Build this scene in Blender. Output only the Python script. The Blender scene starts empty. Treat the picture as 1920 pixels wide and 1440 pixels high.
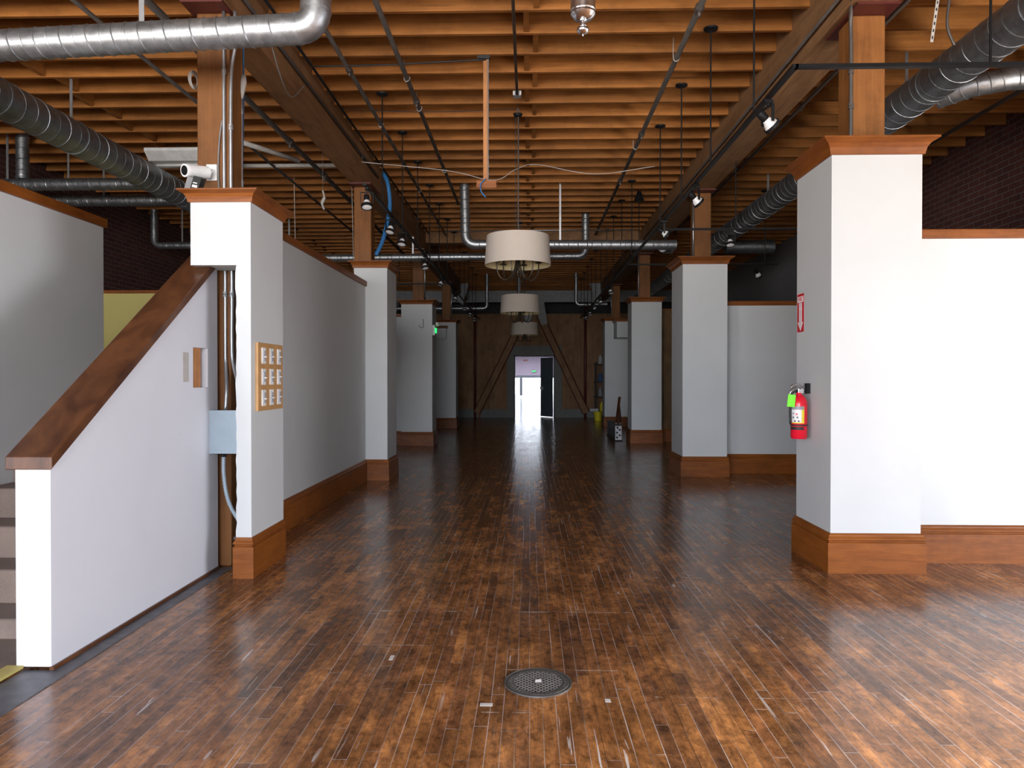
import bpy, bmesh, math, random
from mathutils import Vector, Matrix
random.seed(7)
S = bpy.context.scene
COL = S.collection
PI = math.pi
# ------------------------------------------------------------------ camera, world, portals, exposure
cd = bpy.data.cameras.new('camera'); cam = bpy.data.objects.new('camera', cd); COL.objects.link(cam)
cd.sensor_width = 36; cd.lens = 1340/1920*36; cd.clip_end = 300; cd.clip_start = 0.05
cam.location = (0, 0, 1.4)
cam.rotation_euler = (PI/2 - math.atan(11/1340), 0, math.atan(33/1340))
S.camera = cam
S.view_settings.view_transform = 'Standard'; S.view_settings.look = 'None'
S.view_settings.gamma = 1; S.view_settings.use_curve_mapping = False
S.view_settings.exposure = 0.24
W = bpy.data.worlds.new('world'); S.world = W; W.use_nodes = True
wn = W.node_tree; wb = wn.nodes['Background']
tc = wn.nodes.new('ShaderNodeTexCoord'); sx = wn.nodes.new('ShaderNodeSeparateXYZ'); wr = wn.nodes.new('ShaderNodeValToRGB')
mr = wn.nodes.new('ShaderNodeMapRange'); mr.inputs[1].default_value = -1; mr.inputs[2].default_value = 1
wn.links.new(tc.outputs['Generated'], sx.inputs[0]); wn.links.new(sx.outputs[2], mr.inputs[0]); wn.links.new(mr.outputs[0], wr.inputs[0])
wr.color_ramp.elements[0].position = 0.44; wr.color_ramp.elements[0].color = (0.98, 0.93, 0.86, 1)   # sunlit street below the horizon
wr.color_ramp.elements[1].position = 0.56; wr.color_ramp.elements[1].color = (0.74, 0.82, 0.96, 1)   # bright hazy sky
# added dimming of the sky to the right, holds light off near pillar fronts
er = wn.nodes.new('ShaderNodeValToRGB'); em = wn.nodes.new('ShaderNodeMix'); em.data_type = 'RGBA'; em.blend_type = 'MULTIPLY'; em.inputs[0].default_value = 1
er.color_ramp.elements[0].position = 0.45; er.color_ramp.elements[0].color = (1, 1, 1, 1); er.color_ramp.elements[1].position = 0.75; er.color_ramp.elements[1].color = (0.06, 0.06, 0.07, 1)
wn.links.new(sx.outputs[0], er.inputs[0]); wn.links.new(wr.outputs[0], em.inputs[6]); wn.links.new(er.outputs[0], em.inputs[7])
wn.links.new(em.outputs[2], wb.inputs[0]); wb.inputs[1].default_value = 19.0

def portal(name, loc, rot, sx_, sy_):
    l = bpy.data.lights.new(name, 'AREA'); l.shape = 'RECTANGLE'; l.size = sx_; l.size_y = sy_
    l.cycles.is_portal = True
    o = bpy.data.objects.new(name, l); COL.objects.link(o); o.location = loc; o.rotation_euler = rot
    return o
FY = -9.0
WX0, WX1, WZ0, WZ1 = -6.8, 3.0, 0.1, 4.3
SY0, SY1 = -5.0, -1.8                         # side glazing in the left wall, behind the camera
RY0, RY1, RZ1 = -1.5, 4.3, 2.4                # street door opening in the right wall, beside the camera
portal('street_window_portal', ((WX0+WX1)/2, FY-0.25, (WZ0+WZ1)/2), (PI/2, 0, 0), WX1-WX0, WZ1-WZ0)
portal('side_door_portal', (6.15, (RY0+RY1)/2, RZ1/2), (PI/2, 0, PI/2), RY1-RY0, RZ1)
fl = bpy.data.lights.new('side_fill_light', 'AREA'); fl.shape = 'RECTANGLE'; fl.size = 8.0; fl.size_y = 3.0; fl.energy = 1250; fl.color = (0.93, 0.95, 1.0)
fo = bpy.data.objects.new('side_fill_light', fl); COL.objects.link(fo); fo.location = (12.0, 3.0, 1.6); fo.rotation_euler = (PI/2, 0, PI/2)   # added fill light, unseen, brightens the half wall and low wall sides
sl = bpy.data.lights.new('hazy_sun', 'SUN'); sl.energy = 12.0; sl.angle = math.radians(20); sl.color = (1.0, 0.96, 0.90)
so = bpy.data.objects.new('hazy_sun', sl); COL.objects.link(so); so.rotation_euler = (Vector((-0.87, -0.18, -0.40))).to_track_quat('-Z', 'Y').to_euler()
portal('side_window_portal', (-7.55, (SY0+SY1)/2, (WZ0+3.4)/2), (PI/2, 0, -PI/2), SY1-SY0, 3.4-WZ0)
portal('far_window_portal', (0, 58.6, 0.75), (-PI/2, 0, 0), 9.0, 1.5)
portal('skylight_portal', (0.5, 54.0, 3.35), (0, 0, 0), 8.0, 3.0)

# ------------------------------------------------------------------ materials
def nt(name):
    m = bpy.data.materials.new(name); m.use_nodes = True
    t = m.node_tree; return m, t, t.nodes['Principled BSDF']
def lk(t, a, b): t.links.new(a, b)
def mth(t, op, a, b=None, c=None):
    n = t.nodes.new('ShaderNodeMath'); n.operation = op
    for i, v in enumerate((a, b, c)):
        if v is None: continue
        if isinstance(v, (int, float)): n.inputs[i].default_value = v
        else: lk(t, v, n.inputs[i])
    return n.outputs[0]
def ramp(t, f, stops, interp='LINEAR'):
    n = t.nodes.new('ShaderNodeValToRGB'); r = n.color_ramp; r.interpolation = interp
    while len(r.elements) < len(stops): r.elements.new(0.5)
    for e, (p, c) in zip(r.elements, stops): e.position = p; e.color = (*c, 1) if len(c) == 3 else c
    lk(t, f, n.inputs[0]); return n.outputs[0]
def noise(t, vec, scale, detail=3, rough=0.55, dist=0.0):
    n = t.nodes.new('ShaderNodeTexNoise'); n.inputs['Scale'].default_value = scale
    n.inputs['Detail'].default_value = detail; n.inputs['Roughness'].default_value = rough
    n.inputs['Distortion'].default_value = dist
    if vec is not None: lk(t, vec, n.inputs['Vector'])
    return n.outputs['Fac']
def mapping(t, vec, sc, loc=None):
    n = t.nodes.new('ShaderNodeMapping'); lk(t, vec, n.inputs[0]); n.inputs['Scale'].default_value = sc
    if loc is not None: lk(t, loc, n.inputs['Location'])
    return n.outputs[0]
def mix(t, f, a, b, mode='MIX'):
    n = t.nodes.new('ShaderNodeMix'); n.data_type = 'RGBA'; n.blend_type = mode
    for s, v in ((n.inputs[0], f), (n.inputs[6], a), (n.inputs[7], b)):
        if isinstance(v, (int, float)): s.default_value = v
        elif isinstance(v, tuple): s.default_value = (*v, 1)
        else: lk(t, v, s)
    return n.outputs[2]
def bump(t, b, h, strength, dist=0.01):
    n = t.nodes.new('ShaderNodeBump'); n.inputs['Strength'].default_value = strength; n.inputs['Distance'].default_value = dist
    lk(t, h, n.inputs['Height']); lk(t, n.outputs[0], b.inputs['Normal'])
def objcoord(t):
    return t.nodes.new('ShaderNodeTexCoord').outputs['Object']
def pos(t):
    return t.nodes.new('ShaderNodeNewGeometry').outputs['Position']

def plain(name, c, rough=0.6, metal=0.0, emit=None, es=1.0, var=0.12, sc=9.0):
    m, t, b = nt(name)
    f = noise(t, pos(t), sc, 3)
    lk(t, ramp(t, f, [(0.3, tuple(x*(1-var) for x in c)), (0.7, tuple(min(1, x*(1+var)) for x in c))]), b.inputs['Base Color'])
    b.inputs['Roughness'].default_value = rough; b.inputs['Metallic'].default_value = metal
    if emit: b.inputs['Emission Color'].default_value = (*emit, 1); b.inputs['Emission Strength'].default_value = es
    return m
def wood(name, c1, c2, scale, rough=0.5, knots=True, rnd=True):
    m, t, b = nt(name); v = objcoord(t)
    if rnd:
        oi = t.nodes.new('ShaderNodeObjectInfo')
        cv = t.nodes.new('ShaderNodeCombineXYZ'); r = mth(t, 'MULTIPLY', oi.outputs['Random'], 37.0)
        for i in range(3): lk(t, r, cv.inputs[i])
        v = mapping(t, v, scale, cv.outputs[0])
    else:
        v = mapping(t, pos(t), scale)
    g = noise(t, v, 1.0, 5, 0.6, 0.8)
    col = ramp(t, g, [(0.28, c1), (0.5, tuple((a+b_)/2 for a, b_ in zip(c1, c2))), (0.72, c2)])
    big = noise(t, v, 0.13, 2)
    col = mix(t, 0.55, col, ramp(t, big, [(0.3, (0.55, 0.52, 0.5)), (0.7, (1.0, 1.0, 1.0))]), 'MULTIPLY')
    if knots:
        vo = t.nodes.new('ShaderNodeTexVoronoi'); lk(t, v, vo.inputs['Vector']); vo.inputs['Scale'].default_value = 0.35
        col = mix(t, ramp(t, vo.outputs['Distance'], [(0.04, (0.7,)*3), (0.11, (0, 0, 0))]), col, tuple(x*0.35 for x in c1))
    if rnd:
        col = mix(t, 1.0, col, ramp(t, oi.outputs['Random'], [(0, (0.78, 0.78, 0.78)), (1, (1.12, 1.08, 1.05))]), 'MULTIPLY')
    mott = noise(t, pos(t), 2.6, 6, 0.7)
    col = mix(t, 0.6, col, ramp(t, mott, [(0.34, (0.62, 0.60, 0.58)), (0.5, (1.0, 1.0, 1.0)), (0.68, (1.18, 1.15, 1.12))]), 'MULTIPLY')
    lk(t, col, b.inputs['Base Color']); b.inputs['Roughness'].default_value = rough; b.inputs['Specular IOR Level'].default_value = 0.3
    bump(t, b, g, 0.25, 0.004)
    return m
M = {}
M['joist'] = wood('joist_fir', (0.31, 0.118, 0.025), (0.54, 0.222, 0.055), (1.2, 22, 22), 0.62)
M['beam'] = wood('beam_fir', (0.27, 0.135, 0.060), (0.43, 0.235, 0.11), (22, 1.2, 22), 0.7)
M['post'] = wood('post_fir', (0.20, 0.078, 0.020), (0.30, 0.125, 0.036), (24, 24, 1.3), 0.6)
M['deck'] = wood('deck_boards', (0.12, 0.052, 0.018), (0.21, 0.095, 0.034), (24, 1.5, 10), 0.75, rnd=False)
M['trim'] = wood('stained_trim', (0.19, 0.050, 0.006), (0.31, 0.097, 0.015), (3, 3, 30), 0.45, knots=False, rnd=False)
M['cap'] = wood('dark_stained_cap', (0.055, 0.020, 0.010), (0.17, 0.066, 0.026), (7, 4, 4), 0.33, knots=False, rnd=False)
M['rawwood'] = wood('raw_softwood', (0.40, 0.17, 0.06), (0.62, 0.30, 0.12), (20, 20, 1.5), 0.6, knots=False)
M['mdf'] = plain('panel_wood', (0.50, 0.27, 0.10), 0.5)
M['endboard'] = wood('brown_board_wall', (0.24, 0.13, 0.065), (0.36, 0.20, 0.10), (9, 9, 1.0), 0.7, knots=False, rnd=False)
M['stainwall'] = wood('bare_brown_wall', (0.10, 0.055, 0.02), (0.21, 0.12, 0.05), (5, 5, 2.5), 0.7, knots=False, rnd=False)
M['galv'] = None

def white_paint(name, c):
    m, t, b = nt(name); p = pos(t)
    col = ramp(t, noise(t, p, 1.6, 4), [(0.3, tuple(x*0.94 for x in c)), (0.7, c)])
    sc = ramp(t, noise(t, mapping(t, p, (1.0, 1.0, 2.2)), 7.0, 8, 0.72, 0.4), [(0.66, (0, 0, 0)), (0.80, (0.55,)*3)])
    col = mix(t, sc, col, tuple(x*0.72 for x in c))
    vo = t.nodes.new('ShaderNodeTexVoronoi'); vo.inputs['Scale'].default_value = 2.3; lk(t, mapping(t, p, (1, 1, 1.3)), vo.inputs['Vector'])
    spots = ramp(t, vo.outputs['Distance'], [(0.008, (0.5,)*3), (0.02, (0, 0, 0))])
    col = mix(t, spots, col, (0.25, 0.24, 0.26))
    lk(t, col, b.inputs['Base Color']); b.inputs['Roughness'].default_value = 0.55
    bump(t, b, noise(t, p, 55, 3), 0.08, 0.003)
    return m
M['white'] = white_paint('white_wall_paint', (0.61, 0.625, 0.62))
M['halfwall_lit'] = white_paint('halfwall_lit_white', (0.70, 0.71, 0.76))  # same white paint, kept lighter and bluer to carry the light on it
M['yellow'] = white_paint('yellow_wall_paint', (0.46, 0.39, 0.12))
M['greypaint'] = white_paint('grey_painted_wall', (0.33, 0.33, 0.34))
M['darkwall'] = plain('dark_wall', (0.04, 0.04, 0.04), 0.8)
M['greysteel'] = plain('grey_painted_steel', (0.30, 0.31, 0.32), 0.6)
M['concrete'] = plain('grey_green_surround', (0.17, 0.17, 0.155), 0.7)
M['maroon'] = plain('maroon_pipe', (0.10, 0.02, 0.015), 0.5)
M['black'] = plain('black_metal', (0.010, 0.010, 0.011), 0.5); M['black'].node_tree.nodes['Principled BSDF'].inputs['Specular IOR Level'].default_value = 0.2
M['blackmatte'] = plain('black_plastic', (0.02, 0.02, 0.02), 0.6)
M['iron'] = plain('dark_steel_pipe', (0.13, 0.115, 0.105), 0.5, 0.5)
M['conduit'] = plain('silver_conduit', (0.50, 0.52, 0.54), 0.38, 0.85)
M['chrome'] = plain('brushed_nickel', (0.62, 0.62, 0.63), 0.22, 1.0, var=0.04)
M['whiteplastic'] = plain('white_plastic', (0.78, 0.78, 0.77), 0.4)
M['offwhite'] = plain('offwhite_pipe', (0.50, 0.48, 0.45), 0.5)
M['boxgrey'] = plain('blue_grey_enamel', (0.34, 0.42, 0.48), 0.35, var=0.05)
M['blue'] = plain('blue_strap', (0.02, 0.14, 0.36), 0.5)
M['bluecable'] = plain('blue_cable', (0.03, 0.10, 0.22), 0.5)
M['greycable'] = plain('grey_cable', (0.20, 0.21, 0.22), 0.5)
M['red'] = plain('red_enamel', (0.80, 0.012, 0.035), 0.25, var=0.05)
M['signred'] = plain('sign_red', (0.62, 0.015, 0.02), 0.4, var=0.05)
M['signwhite'] = plain('sign_white', (0.85, 0.83, 0.82), 0.4, var=0.03)
M['labelyellow'] = plain('label_yellow', (0.85, 0.68, 0.05), 0.4)
M['labelgrey'] = plain('label_grey', (0.30, 0.30, 0.32), 0.4)
M['taggreen'] = plain('green_tag', (0.22, 0.95, 0.05), 0.5, var=0.04)
M['shade'] = plain('cream_fabric', (0.56, 0.49, 0.42), 0.85, var=0.03, sc=60)
M['inner_bounce'] = plain('warm_bounce_tone', (0.66, 0.56, 0.30), 0.7, var=0.03)  # yellow tone stands in for bounce light inside the drum shade
M['bronze'] = plain('dark_bronze', (0.06, 0.045, 0.03), 0.35, 0.6)
M['bulb'] = plain('frosted_bulb', (0.9, 0.9, 0.88), 0.3, var=0.02)
M['lens'] = plain('lamp_lens', (0.85, 0.85, 0.85), 0.2, var=0.02)
M['bucket'] = plain('yellow_bucket', (0.75, 0.62, 0.02), 0.4)
M['towel'] = plain('pale_cloth', (0.5, 0.5, 0.52), 0.8)
M['castiron'] = plain('worn_cast_iron', (0.16, 0.16, 0.15), 0.45, 0.7)
M['grate'] = plain('polished_grate', (0.55, 0.54, 0.52), 0.35, 0.8)
M['hole'] = plain('drain_pit', (0.008, 0.008, 0.008), 0.8)
M['tape'] = plain('worn_tape', (0.62, 0.58, 0.54), 0.5)
M['tapewall'] = plain('masking_strip', (0.48, 0.45, 0.42), 0.6)
M['greyboard'] = plain('grey_edge_board', (0.10, 0.10, 0.11), 0.45, sc=14, var=0.35)
M['yellowtrim'] = plain('yellow_edge_trim', (0.42, 0.34, 0.10), 0.6)
M['pink'] = plain('pinkish_wall', (0.13, 0.095, 0.115), 0.7)
M['farfloor'] = plain('pale_polished_floor', (0.55, 0.56, 0.58), 0.18)
M['farwall'] = plain('far_room_wall', (0.5, 0.5, 0.52), 0.7)
M['doorgrey'] = plain('grey_blue_door', (0.12, 0.145, 0.165), 0.45)
M['darkframe'] = plain('dark_frame', (0.03, 0.03, 0.035), 0.5)
M['green'] = plain('green_exit_letters', (0.02, 0.5, 0.08), 0.5, emit=(0.02, 1.0, 0.16), es=1.6)
M['ink'] = plain('grey_ink', (0.16, 0.16, 0.17), 0.6)
M['frosty'] = plain('grey_fabric_dark', (0.03, 0.03, 0.035), 0.7)

def galv(name, c, rough):
    m, t, b = nt(name); p = pos(t)
    f = noise(t, p, 16, 5, 0.7)
    lk(t, ramp(t, f, [(0.3, tuple(x*0.72 for x in c)), (0.7, tuple(min(1, x*1.15) for x in c))]), b.inputs['Base Color'])
    lk(t, mth(t, 'MULTIPLY_ADD', f, 0.25, rough-0.1), b.inputs['Roughness'])
    b.inputs['Metallic'].default_value = 0.9
    bump(t, b, f, 0.12, 0.01)
    return m
M['galv'] = galv('galvanised_duct', (0.46, 0.48, 0.50), 0.40)
M['galvdark'] = galv('dull_galvanised_duct', (0.34, 0.36, 0.38), 0.42)

def carpet():
    m, t, b = nt('brown_carpet'); p = pos(t)
    f = noise(t, p, 180, 3); g = noise(t, p, 3, 4)
    col = mix(t, ramp(t, g, [(0.35, (0, 0, 0)), (0.7, (0.7,)*3)]), (0.25, 0.185, 0.15), (0.15, 0.115, 0.095))
    col = mix(t, 0.5, col, ramp(t, f, [(0.3, (0.5,)*3), (0.7, (1, 1, 1))]), 'MULTIPLY')
    lk(t, col, b.inputs['Base Color']); b.inputs['Roughness'].default_value = 0.95
    bump(t, b, f, 0.5, 0.004); return m
M['carpet'] = carpet()

def brick(name, c1, c2, mort):
    m, t, b = nt(name); p = pos(t)
    s = t.nodes.new('ShaderNodeSeparateXYZ'); lk(t, p, s.inputs[0])
    cv = t.nodes.new('ShaderNodeCombineXYZ'); lk(t, mth(t, 'ADD', s.outputs[1], s.outputs[0]), cv.inputs[0]); lk(t, s.outputs[2], cv.inputs[1])
    br = t.nodes.new('ShaderNodeTexBrick'); lk(t, cv.outputs[0], br.inputs['Vector'])
    br.inputs['Scale'].default_value = 1.0; br.inputs['Brick Width'].default_value = 0.225; br.inputs['Row Height'].default_value = 0.078
    br.inputs['Mortar Size'].default_value = 0.006; br.inputs['Mortar Smooth'].default_value = 0.2; br.inputs['Bias'].default_value = 0.0
    br.inputs['Color1'].default_value = (*c1, 1); br.inputs['Color2'].default_value = (*c2, 1); br.inputs['Mortar'].default_value = (*mort, 1)
    f = noise(t, p, 8, 5, 0.7)
    col = mix(t, 0.5, br.outputs['Color'], ramp(t, f, [(0.3, (0.45,)*3), (0.7, (1, 1, 1))]), 'MULTIPLY')
    lk(t, col, b.inputs['Base Color']); b.inputs['Roughness'].default_value = 0.85
    bump(t, b, mth(t, 'SUBTRACT', f, mth(t, 'MULTIPLY', br.outputs['Fac'], 1.5)), 0.6, 0.01)
    return m
M['brick'] = brick('red_brick', (0.13, 0.042, 0.032), (0.085, 0.03, 0.026), (0.17, 0.14, 0.13))

def floor_mat():
    m, t, b = nt('worn_strip_floor'); p = pos(t)
    s = t.nodes.new('ShaderNodeSeparateXYZ'); lk(t, p, s.inputs[0]); X, Y = s.outputs[0], s.outputs[1]
    wob = mth(t, 'MULTIPLY', mth(t, 'SUBTRACT', noise(t, p, 0.9, 2), 0.5), 0.02)
    sc = mth(t, 'DIVIDE', mth(t, 'ADD', X, wob), 0.056); si = mth(t, 'FLOOR', sc); sf = mth(t, 'FRACT', sc)
    w1 = t.nodes.new('ShaderNodeTexWhiteNoise'); w1.noise_dimensions = '1D'; lk(t, si, w1.inputs['W'])
    yy = mth(t, 'ADD', mth(t, 'DIVIDE', Y, 0.85), mth(t, 'MULTIPLY', w1.outputs[0], 9.0)); yi = mth(t, 'FLOOR', yy); yf = mth(t, 'FRACT', yy)
    cv = t.nodes.new('ShaderNodeCombineXYZ'); lk(t, si, cv.inputs[0]); lk(t, yi, cv.inputs[1])
    w2 = t.nodes.new('ShaderNodeTexWhiteNoise'); w2.noise_dimensions = '2D'; lk(t, cv.outputs[0], w2.inputs['Vector'])
    rnd = w2.outputs[0]
    base = ramp(t, rnd, [(0.0, (0.25, 0.117, 0.053)), (0.12, (0.36, 0.162, 0.060)), (0.45, (0.47, 0.212, 0.071)), (0.75, (0.58, 0.267, 0.092)), (0.93, (0.42, 0.185, 0.071)), (1.0, (0.32, 0.156, 0.076))])
    cv2 = t.nodes.new('ShaderNodeCombineXYZ'); lk(t, mth(t, 'MULTIPLY', rnd, 11.0), cv2.inputs[2])
    gv = mapping(t, p, (38, 3.0, 1), cv2.outputs[0])
    base = mix(t, 0.75, base, ramp(t, noise(t, gv, 1.0, 6, 0.7, 0.5), [(0.30, (0.42, 0.38, 0.36)), (0.55, (0.95, 0.95, 0.95)), (0.8, (1.25, 1.2, 1.15))]), 'MULTIPLY')
    stain = ramp(t, noise(t, mapping(t, p, (2.2, 1.3, 1)), 2.0, 10, 0.74, 0.4), [(0.30, (0.16, 0.14, 0.15)), (0.50, (0.66, 0.62, 0.62)), (0.68, (1.6, 1.52, 1.42))])
    base = mix(t, 0.85, base, stain, 'MULTIPLY')
    base = mix(t, ramp(t, noise(t, mapping(t, p, (5, 2.2, 1)), 2.2, 5, 0.6), [(0.55, (0, 0, 0)), (0.78, (0.7,)*3)]), base, (0.050, 0.035, 0.030))
    fine = noise(t, mapping(t, p, (9, 6, 1)), 3.0, 8, 0.75, 0.6)
    base = mix(t, 0.7, base, ramp(t, fine, [(0.36, (0.25, 0.23, 0.24)), (0.50, (0.88, 0.87, 0.87)), (0.68, (1.35, 1.3, 1.2))]), 'MULTIPLY')
    # pale grooves between strips, open butt joints, splinter scars
    d = mth(t, 'MINIMUM', sf, mth(t, 'SUBTRACT', 1.0, sf))
    gw = mth(t, 'MULTIPLY', noise(t, mapping(t, p, (14, 0.8, 1)), 1.0, 3), 0.065)
    g1 = mth(t, 'LESS_THAN', d, mth(t, 'SUBTRACT', gw, 0.012))
    dy = mth(t, 'MINIMUM', yf, mth(t, 'SUBTRACT', 1.0, yf)); g2 = mth(t, 'LESS_THAN', dy, 0.0016)
    gm = mth(t, 'MAXIMUM', g1, g2)
    gc = ramp(t, noise(t, mapping(t, p, (9, 1.1, 1)), 1.0, 3), [(0.38, (0.035, 0.022, 0.016)), (0.48, (0.32, 0.26, 0.23)), (0.62, (0.62, 0.58, 0.55))])
    col = mix(t, gm, base, gc)
    sv = t.nodes.new('ShaderNodeTexNoise'); sv.inputs['Scale'].default_value = 1; sv.inputs['Detail'].default_value = 4; sv.inputs['Distortion'].default_value = 0.5
    lk(t, mapping(t, p, (46, 2.4, 1)), sv.inputs['Vector'])
    area = ramp(t, noise(t, p, 1.1, 3), [(0.42, (0, 0, 0)), (0.62, (1, 1, 1))])
    scm = mth(t, 'MULTIPLY', ramp(t, sv.outputs['Fac'], [(0.675, (0, 0, 0)), (0.69, (1, 1, 1))]), area)
    col = mix(t, scm, col, (0.62, 0.58, 0.55))
    # a long saw-cut seam across the boards and dust in front of it
    for y0, x0, x1, w in ((5.03, 0.75, 2.1, 0.006), (4.27, -0.9, 0.6, 0.008), (3.72, -1.5, -0.35, 0.004), (2.98, -0.2, 0.05, 0.004), (3.42, -0.13, 0.42, 0.004), (3.14, 0.55, 1.25, 0.004)):
        a = mth(t, 'LESS_THAN', mth(t, 'ABSOLUTE', mth(t, 'SUBTRACT', Y, y0)), w)
        a = mth(t, 'MULTIPLY', a, mth(t, 'MULTIPLY', mth(t, 'GREATER_THAN', X, x0), mth(t, 'LESS_THAN', X, x1)))
        col = mix(t, mth(t, 'MULTIPLY', a, ramp(t, noise(t, p, 9, 4, 0.7), [(0.45, (0, 0, 0)), (0.6, (0.7, 0.7, 0.7))])), col, (0.55, 0.48, 0.42))
    lk(t, col, b.inputs['Base Color'])
    rn = noise(t, mapping(t, p, (3, 1.5, 1)), 1.5, 4, 0.6)
    lk(t, mth(t, 'MULTIPLY_ADD', rn, 0.20, 0.10), b.inputs['Roughness'])
    b.inputs['Specular IOR Level'].default_value = 0.5
    cup = mth(t, 'MULTIPLY', mth(t, 'POWER', mth(t, 'SUBTRACT', sf, 0.5), 2.0), 1.6)
    hh = mth(t, 'ADD', mth(t, 'MULTIPLY', rnd, 0.25), mth(t, 'MULTIPLY', noise(t, mapping(t, p, (3, 1.5, 1)), 2.5, 3), 0.9))
    hh = mth(t, 'SUBTRACT', mth(t, 'ADD', hh, cup), mth(t, 'MULTIPLY', gm, 0.5))
    bump(t, b, hh, 0.11, 0.006)
    return m
M['floor'] = floor_mat()
def glass():
    m, t, b = nt('clear_glass'); b.inputs['Transmission Weight'].default_value = 1; b.inputs['Roughness'].default_value = 0.02
    b.inputs['Base Color'].default_value = (0.95, 0.97, 0.97, 1); b.inputs['IOR'].default_value = 1.45
    return m
M['glass'] = glass()
# ------------------------------------------------------------------ mesh helpers
def V(*a): return Vector(a)
class MB:
    def __init__(s): s.b = bmesh.new()
    def box(s, x0, x1, y0, y1, z0, z1, R=None):
        vs = [s.b.verts.new((x, y, z)) for z in (z0, z1) for y in (y0, y1) for x in (x0, x1)]
        for f in ((0, 2, 3, 1), (4, 5, 7, 6), (0, 1, 5, 4), (2, 6, 7, 3), (0, 4, 6, 2), (1, 3, 7, 5)):
            s.b.faces.new([vs[i] for i in f])
        if R: 
            for v in vs: v.co = R @ v.co
        return s
    def hexa(s, bot, top):
        a = [s.b.verts.new(p) for p in bot]; c = [s.b.verts.new(p) for p in top]; n = len(a)
        s.b.faces.new(a[::-1]); s.b.faces.new(c)
        for i in range(n): s.b.faces.new((a[i], a[(i+1) % n], c[(i+1) % n], c[i]))
        return s
    def rings(s, R, closed=False, caps=True):
        for i in range(len(R)-1 + (1 if closed else 0)):
            a, c = R[i], R[(i+1) % len(R)]; n = len(a)
            for k in range(n): s.b.faces.new((a[k], a[(k+1) % n], c[(k+1) % n], c[k]))
        if caps and not closed: s.b.faces.new(R[0][::-1]); s.b.faces.new(R[-1])
        return s
    def tube(s, pts, r, n=10, closed=False, caps=True):
        pts = [Vector(p) for p in pts]; R = []; prev = None; m = len(pts)
        for i, p in enumerate(pts):
            if closed: d = pts[(i+1) % m] - pts[i-1]
            else: d = pts[min(i+1, m-1)] - pts[max(i-1, 0)]
            d.normalize()
            if prev is None:
                u = d.cross(V(0, 0, 1)); u = u if u.length > 0.05 else d.cross(V(1, 0, 0))
            else: u = prev - d*prev.dot(d)
            u.normalize(); prev = u; w = d.cross(u)
            rr = r[i] if isinstance(r, (list, tuple)) else r
            R.append([s.b.verts.new(p + (u*math.cos(a)+w*math.sin(a))*rr) for a in [2*PI*k/n for k in range(n)]])
        return s.rings(R, closed, caps)
    def lathe(s, prof, c, n=24, M_=None, caps=False):
        R = []
        for r, z in prof:
            ring = []
            for k in range(n):
                a = 2*PI*k/n; p = V(r*math.cos(a), r*math.sin(a), z)
                if M_: p = M_ @ p
                ring.append(s.b.verts.new(p + Vector(c)))
            R.append(ring)
        return s.rings(R, False, caps)
    def prism(s, poly, axis, a0, a1):
        def P(p, a):
            return {'x': (a, p[0], p[1]), 'y': (p[0], a, p[1]), 'z': (p[0], p[1], a)}[axis]
        return s.hexa([P(p, a0) for p in poly], [P(p, a1) for p in poly])
    def sweep(s, prof, path, closed=False):
        """closed profile of (outward, z) pairs carried along a polyline in plan, mitred"""
        n = len(path); R = []
        for i, p in enumerate(path):
            p = Vector(p)
            def nrm(a, c): d = (Vector(c)-Vector(a)).normalized(); return Vector((d.y, -d.x))
            n1 = nrm(path[i-1], path[i]) if (i > 0 or closed) else None
            n2 = nrm(path[i], path[(i+1) % n]) if (i < n-1 or closed) else None
            if n1 is None: mt = n2
            elif n2 is None: mt = n1
            else: mt = (n1+n2)/(1+n1.dot(n2))
            R.append([s.b.verts.new((p.x+mt.x*o, p.y+mt.y*o, z)) for o, z in prof])
        return s.rings(R, closed, not closed)
    def build(s, name, mat, parent=None, root=None, loc=None, smooth=False, bev=0.0, **tags):
        b = s.b; bmesh.ops.recalc_face_normals(b, faces=b.faces)
        if parent is None and loc is None:
            xs = [v.co for v in b.verts]
            loc = ((min(v.x for v in xs)+max(v.x for v in xs))/2, (min(v.y for v in xs)+max(v.y for v in xs))/2, min(v.z for v in xs))
        o0 = Vector(ROOT[parent.name]) if parent else Vector(loc)
        for v in b.verts: v.co -= o0
        me = bpy.data.meshes.new(name); b.to_mesh(me); b.free()
        o = bpy.data.objects.new(name, me); COL.objects.link(o); me.materials.append(mat)
        if parent: o.parent = parent
        else: o.location = loc
        ROOT[o.name] = tuple(o0)
        if smooth:
            for f in me.polygons: f.use_smooth = True
            if smooth == 'auto':
                md = o.modifiers.new('split', 'EDGE_SPLIT'); md.split_angle = math.radians(40)
        if bev:
            md = o.modifiers.new('bevel', 'BEVEL'); md.width = bev; md.segments = 2; md.limit_method = 'ANGLE'
        for k, v in tags.items(): o[k] = v
        return o
ROOT = {}
def thing(name, label, cat, loc, group=None):
    o = bpy.data.objects.new(name, None); COL.objects.link(o); o.empty_display_size = 0.1
    o.location = loc; ROOT[o.name] = tuple(loc); o['label'] = label; o['category'] = cat
    if group: o['group'] = group
    return o
def tag(o, label, cat, group=None):
    o['label'] = label; o['category'] = cat
    if group: o['group'] = group
    return o
def struct(o): o['kind'] = 'structure'; return o
def dup(o, loc=None, rotz=0.0, label=None, group=None, parent=None):
    c = o.copy(); COL.objects.link(c)
    if parent is not None: c.parent = parent
    if loc is not None: c.location = loc; c.rotation_euler = (0, 0, rotz)
    if label: c['label'] = label
    if group: c['group'] = group
    for ch in list(o.children): dup(ch, parent=c)
    return c
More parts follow.
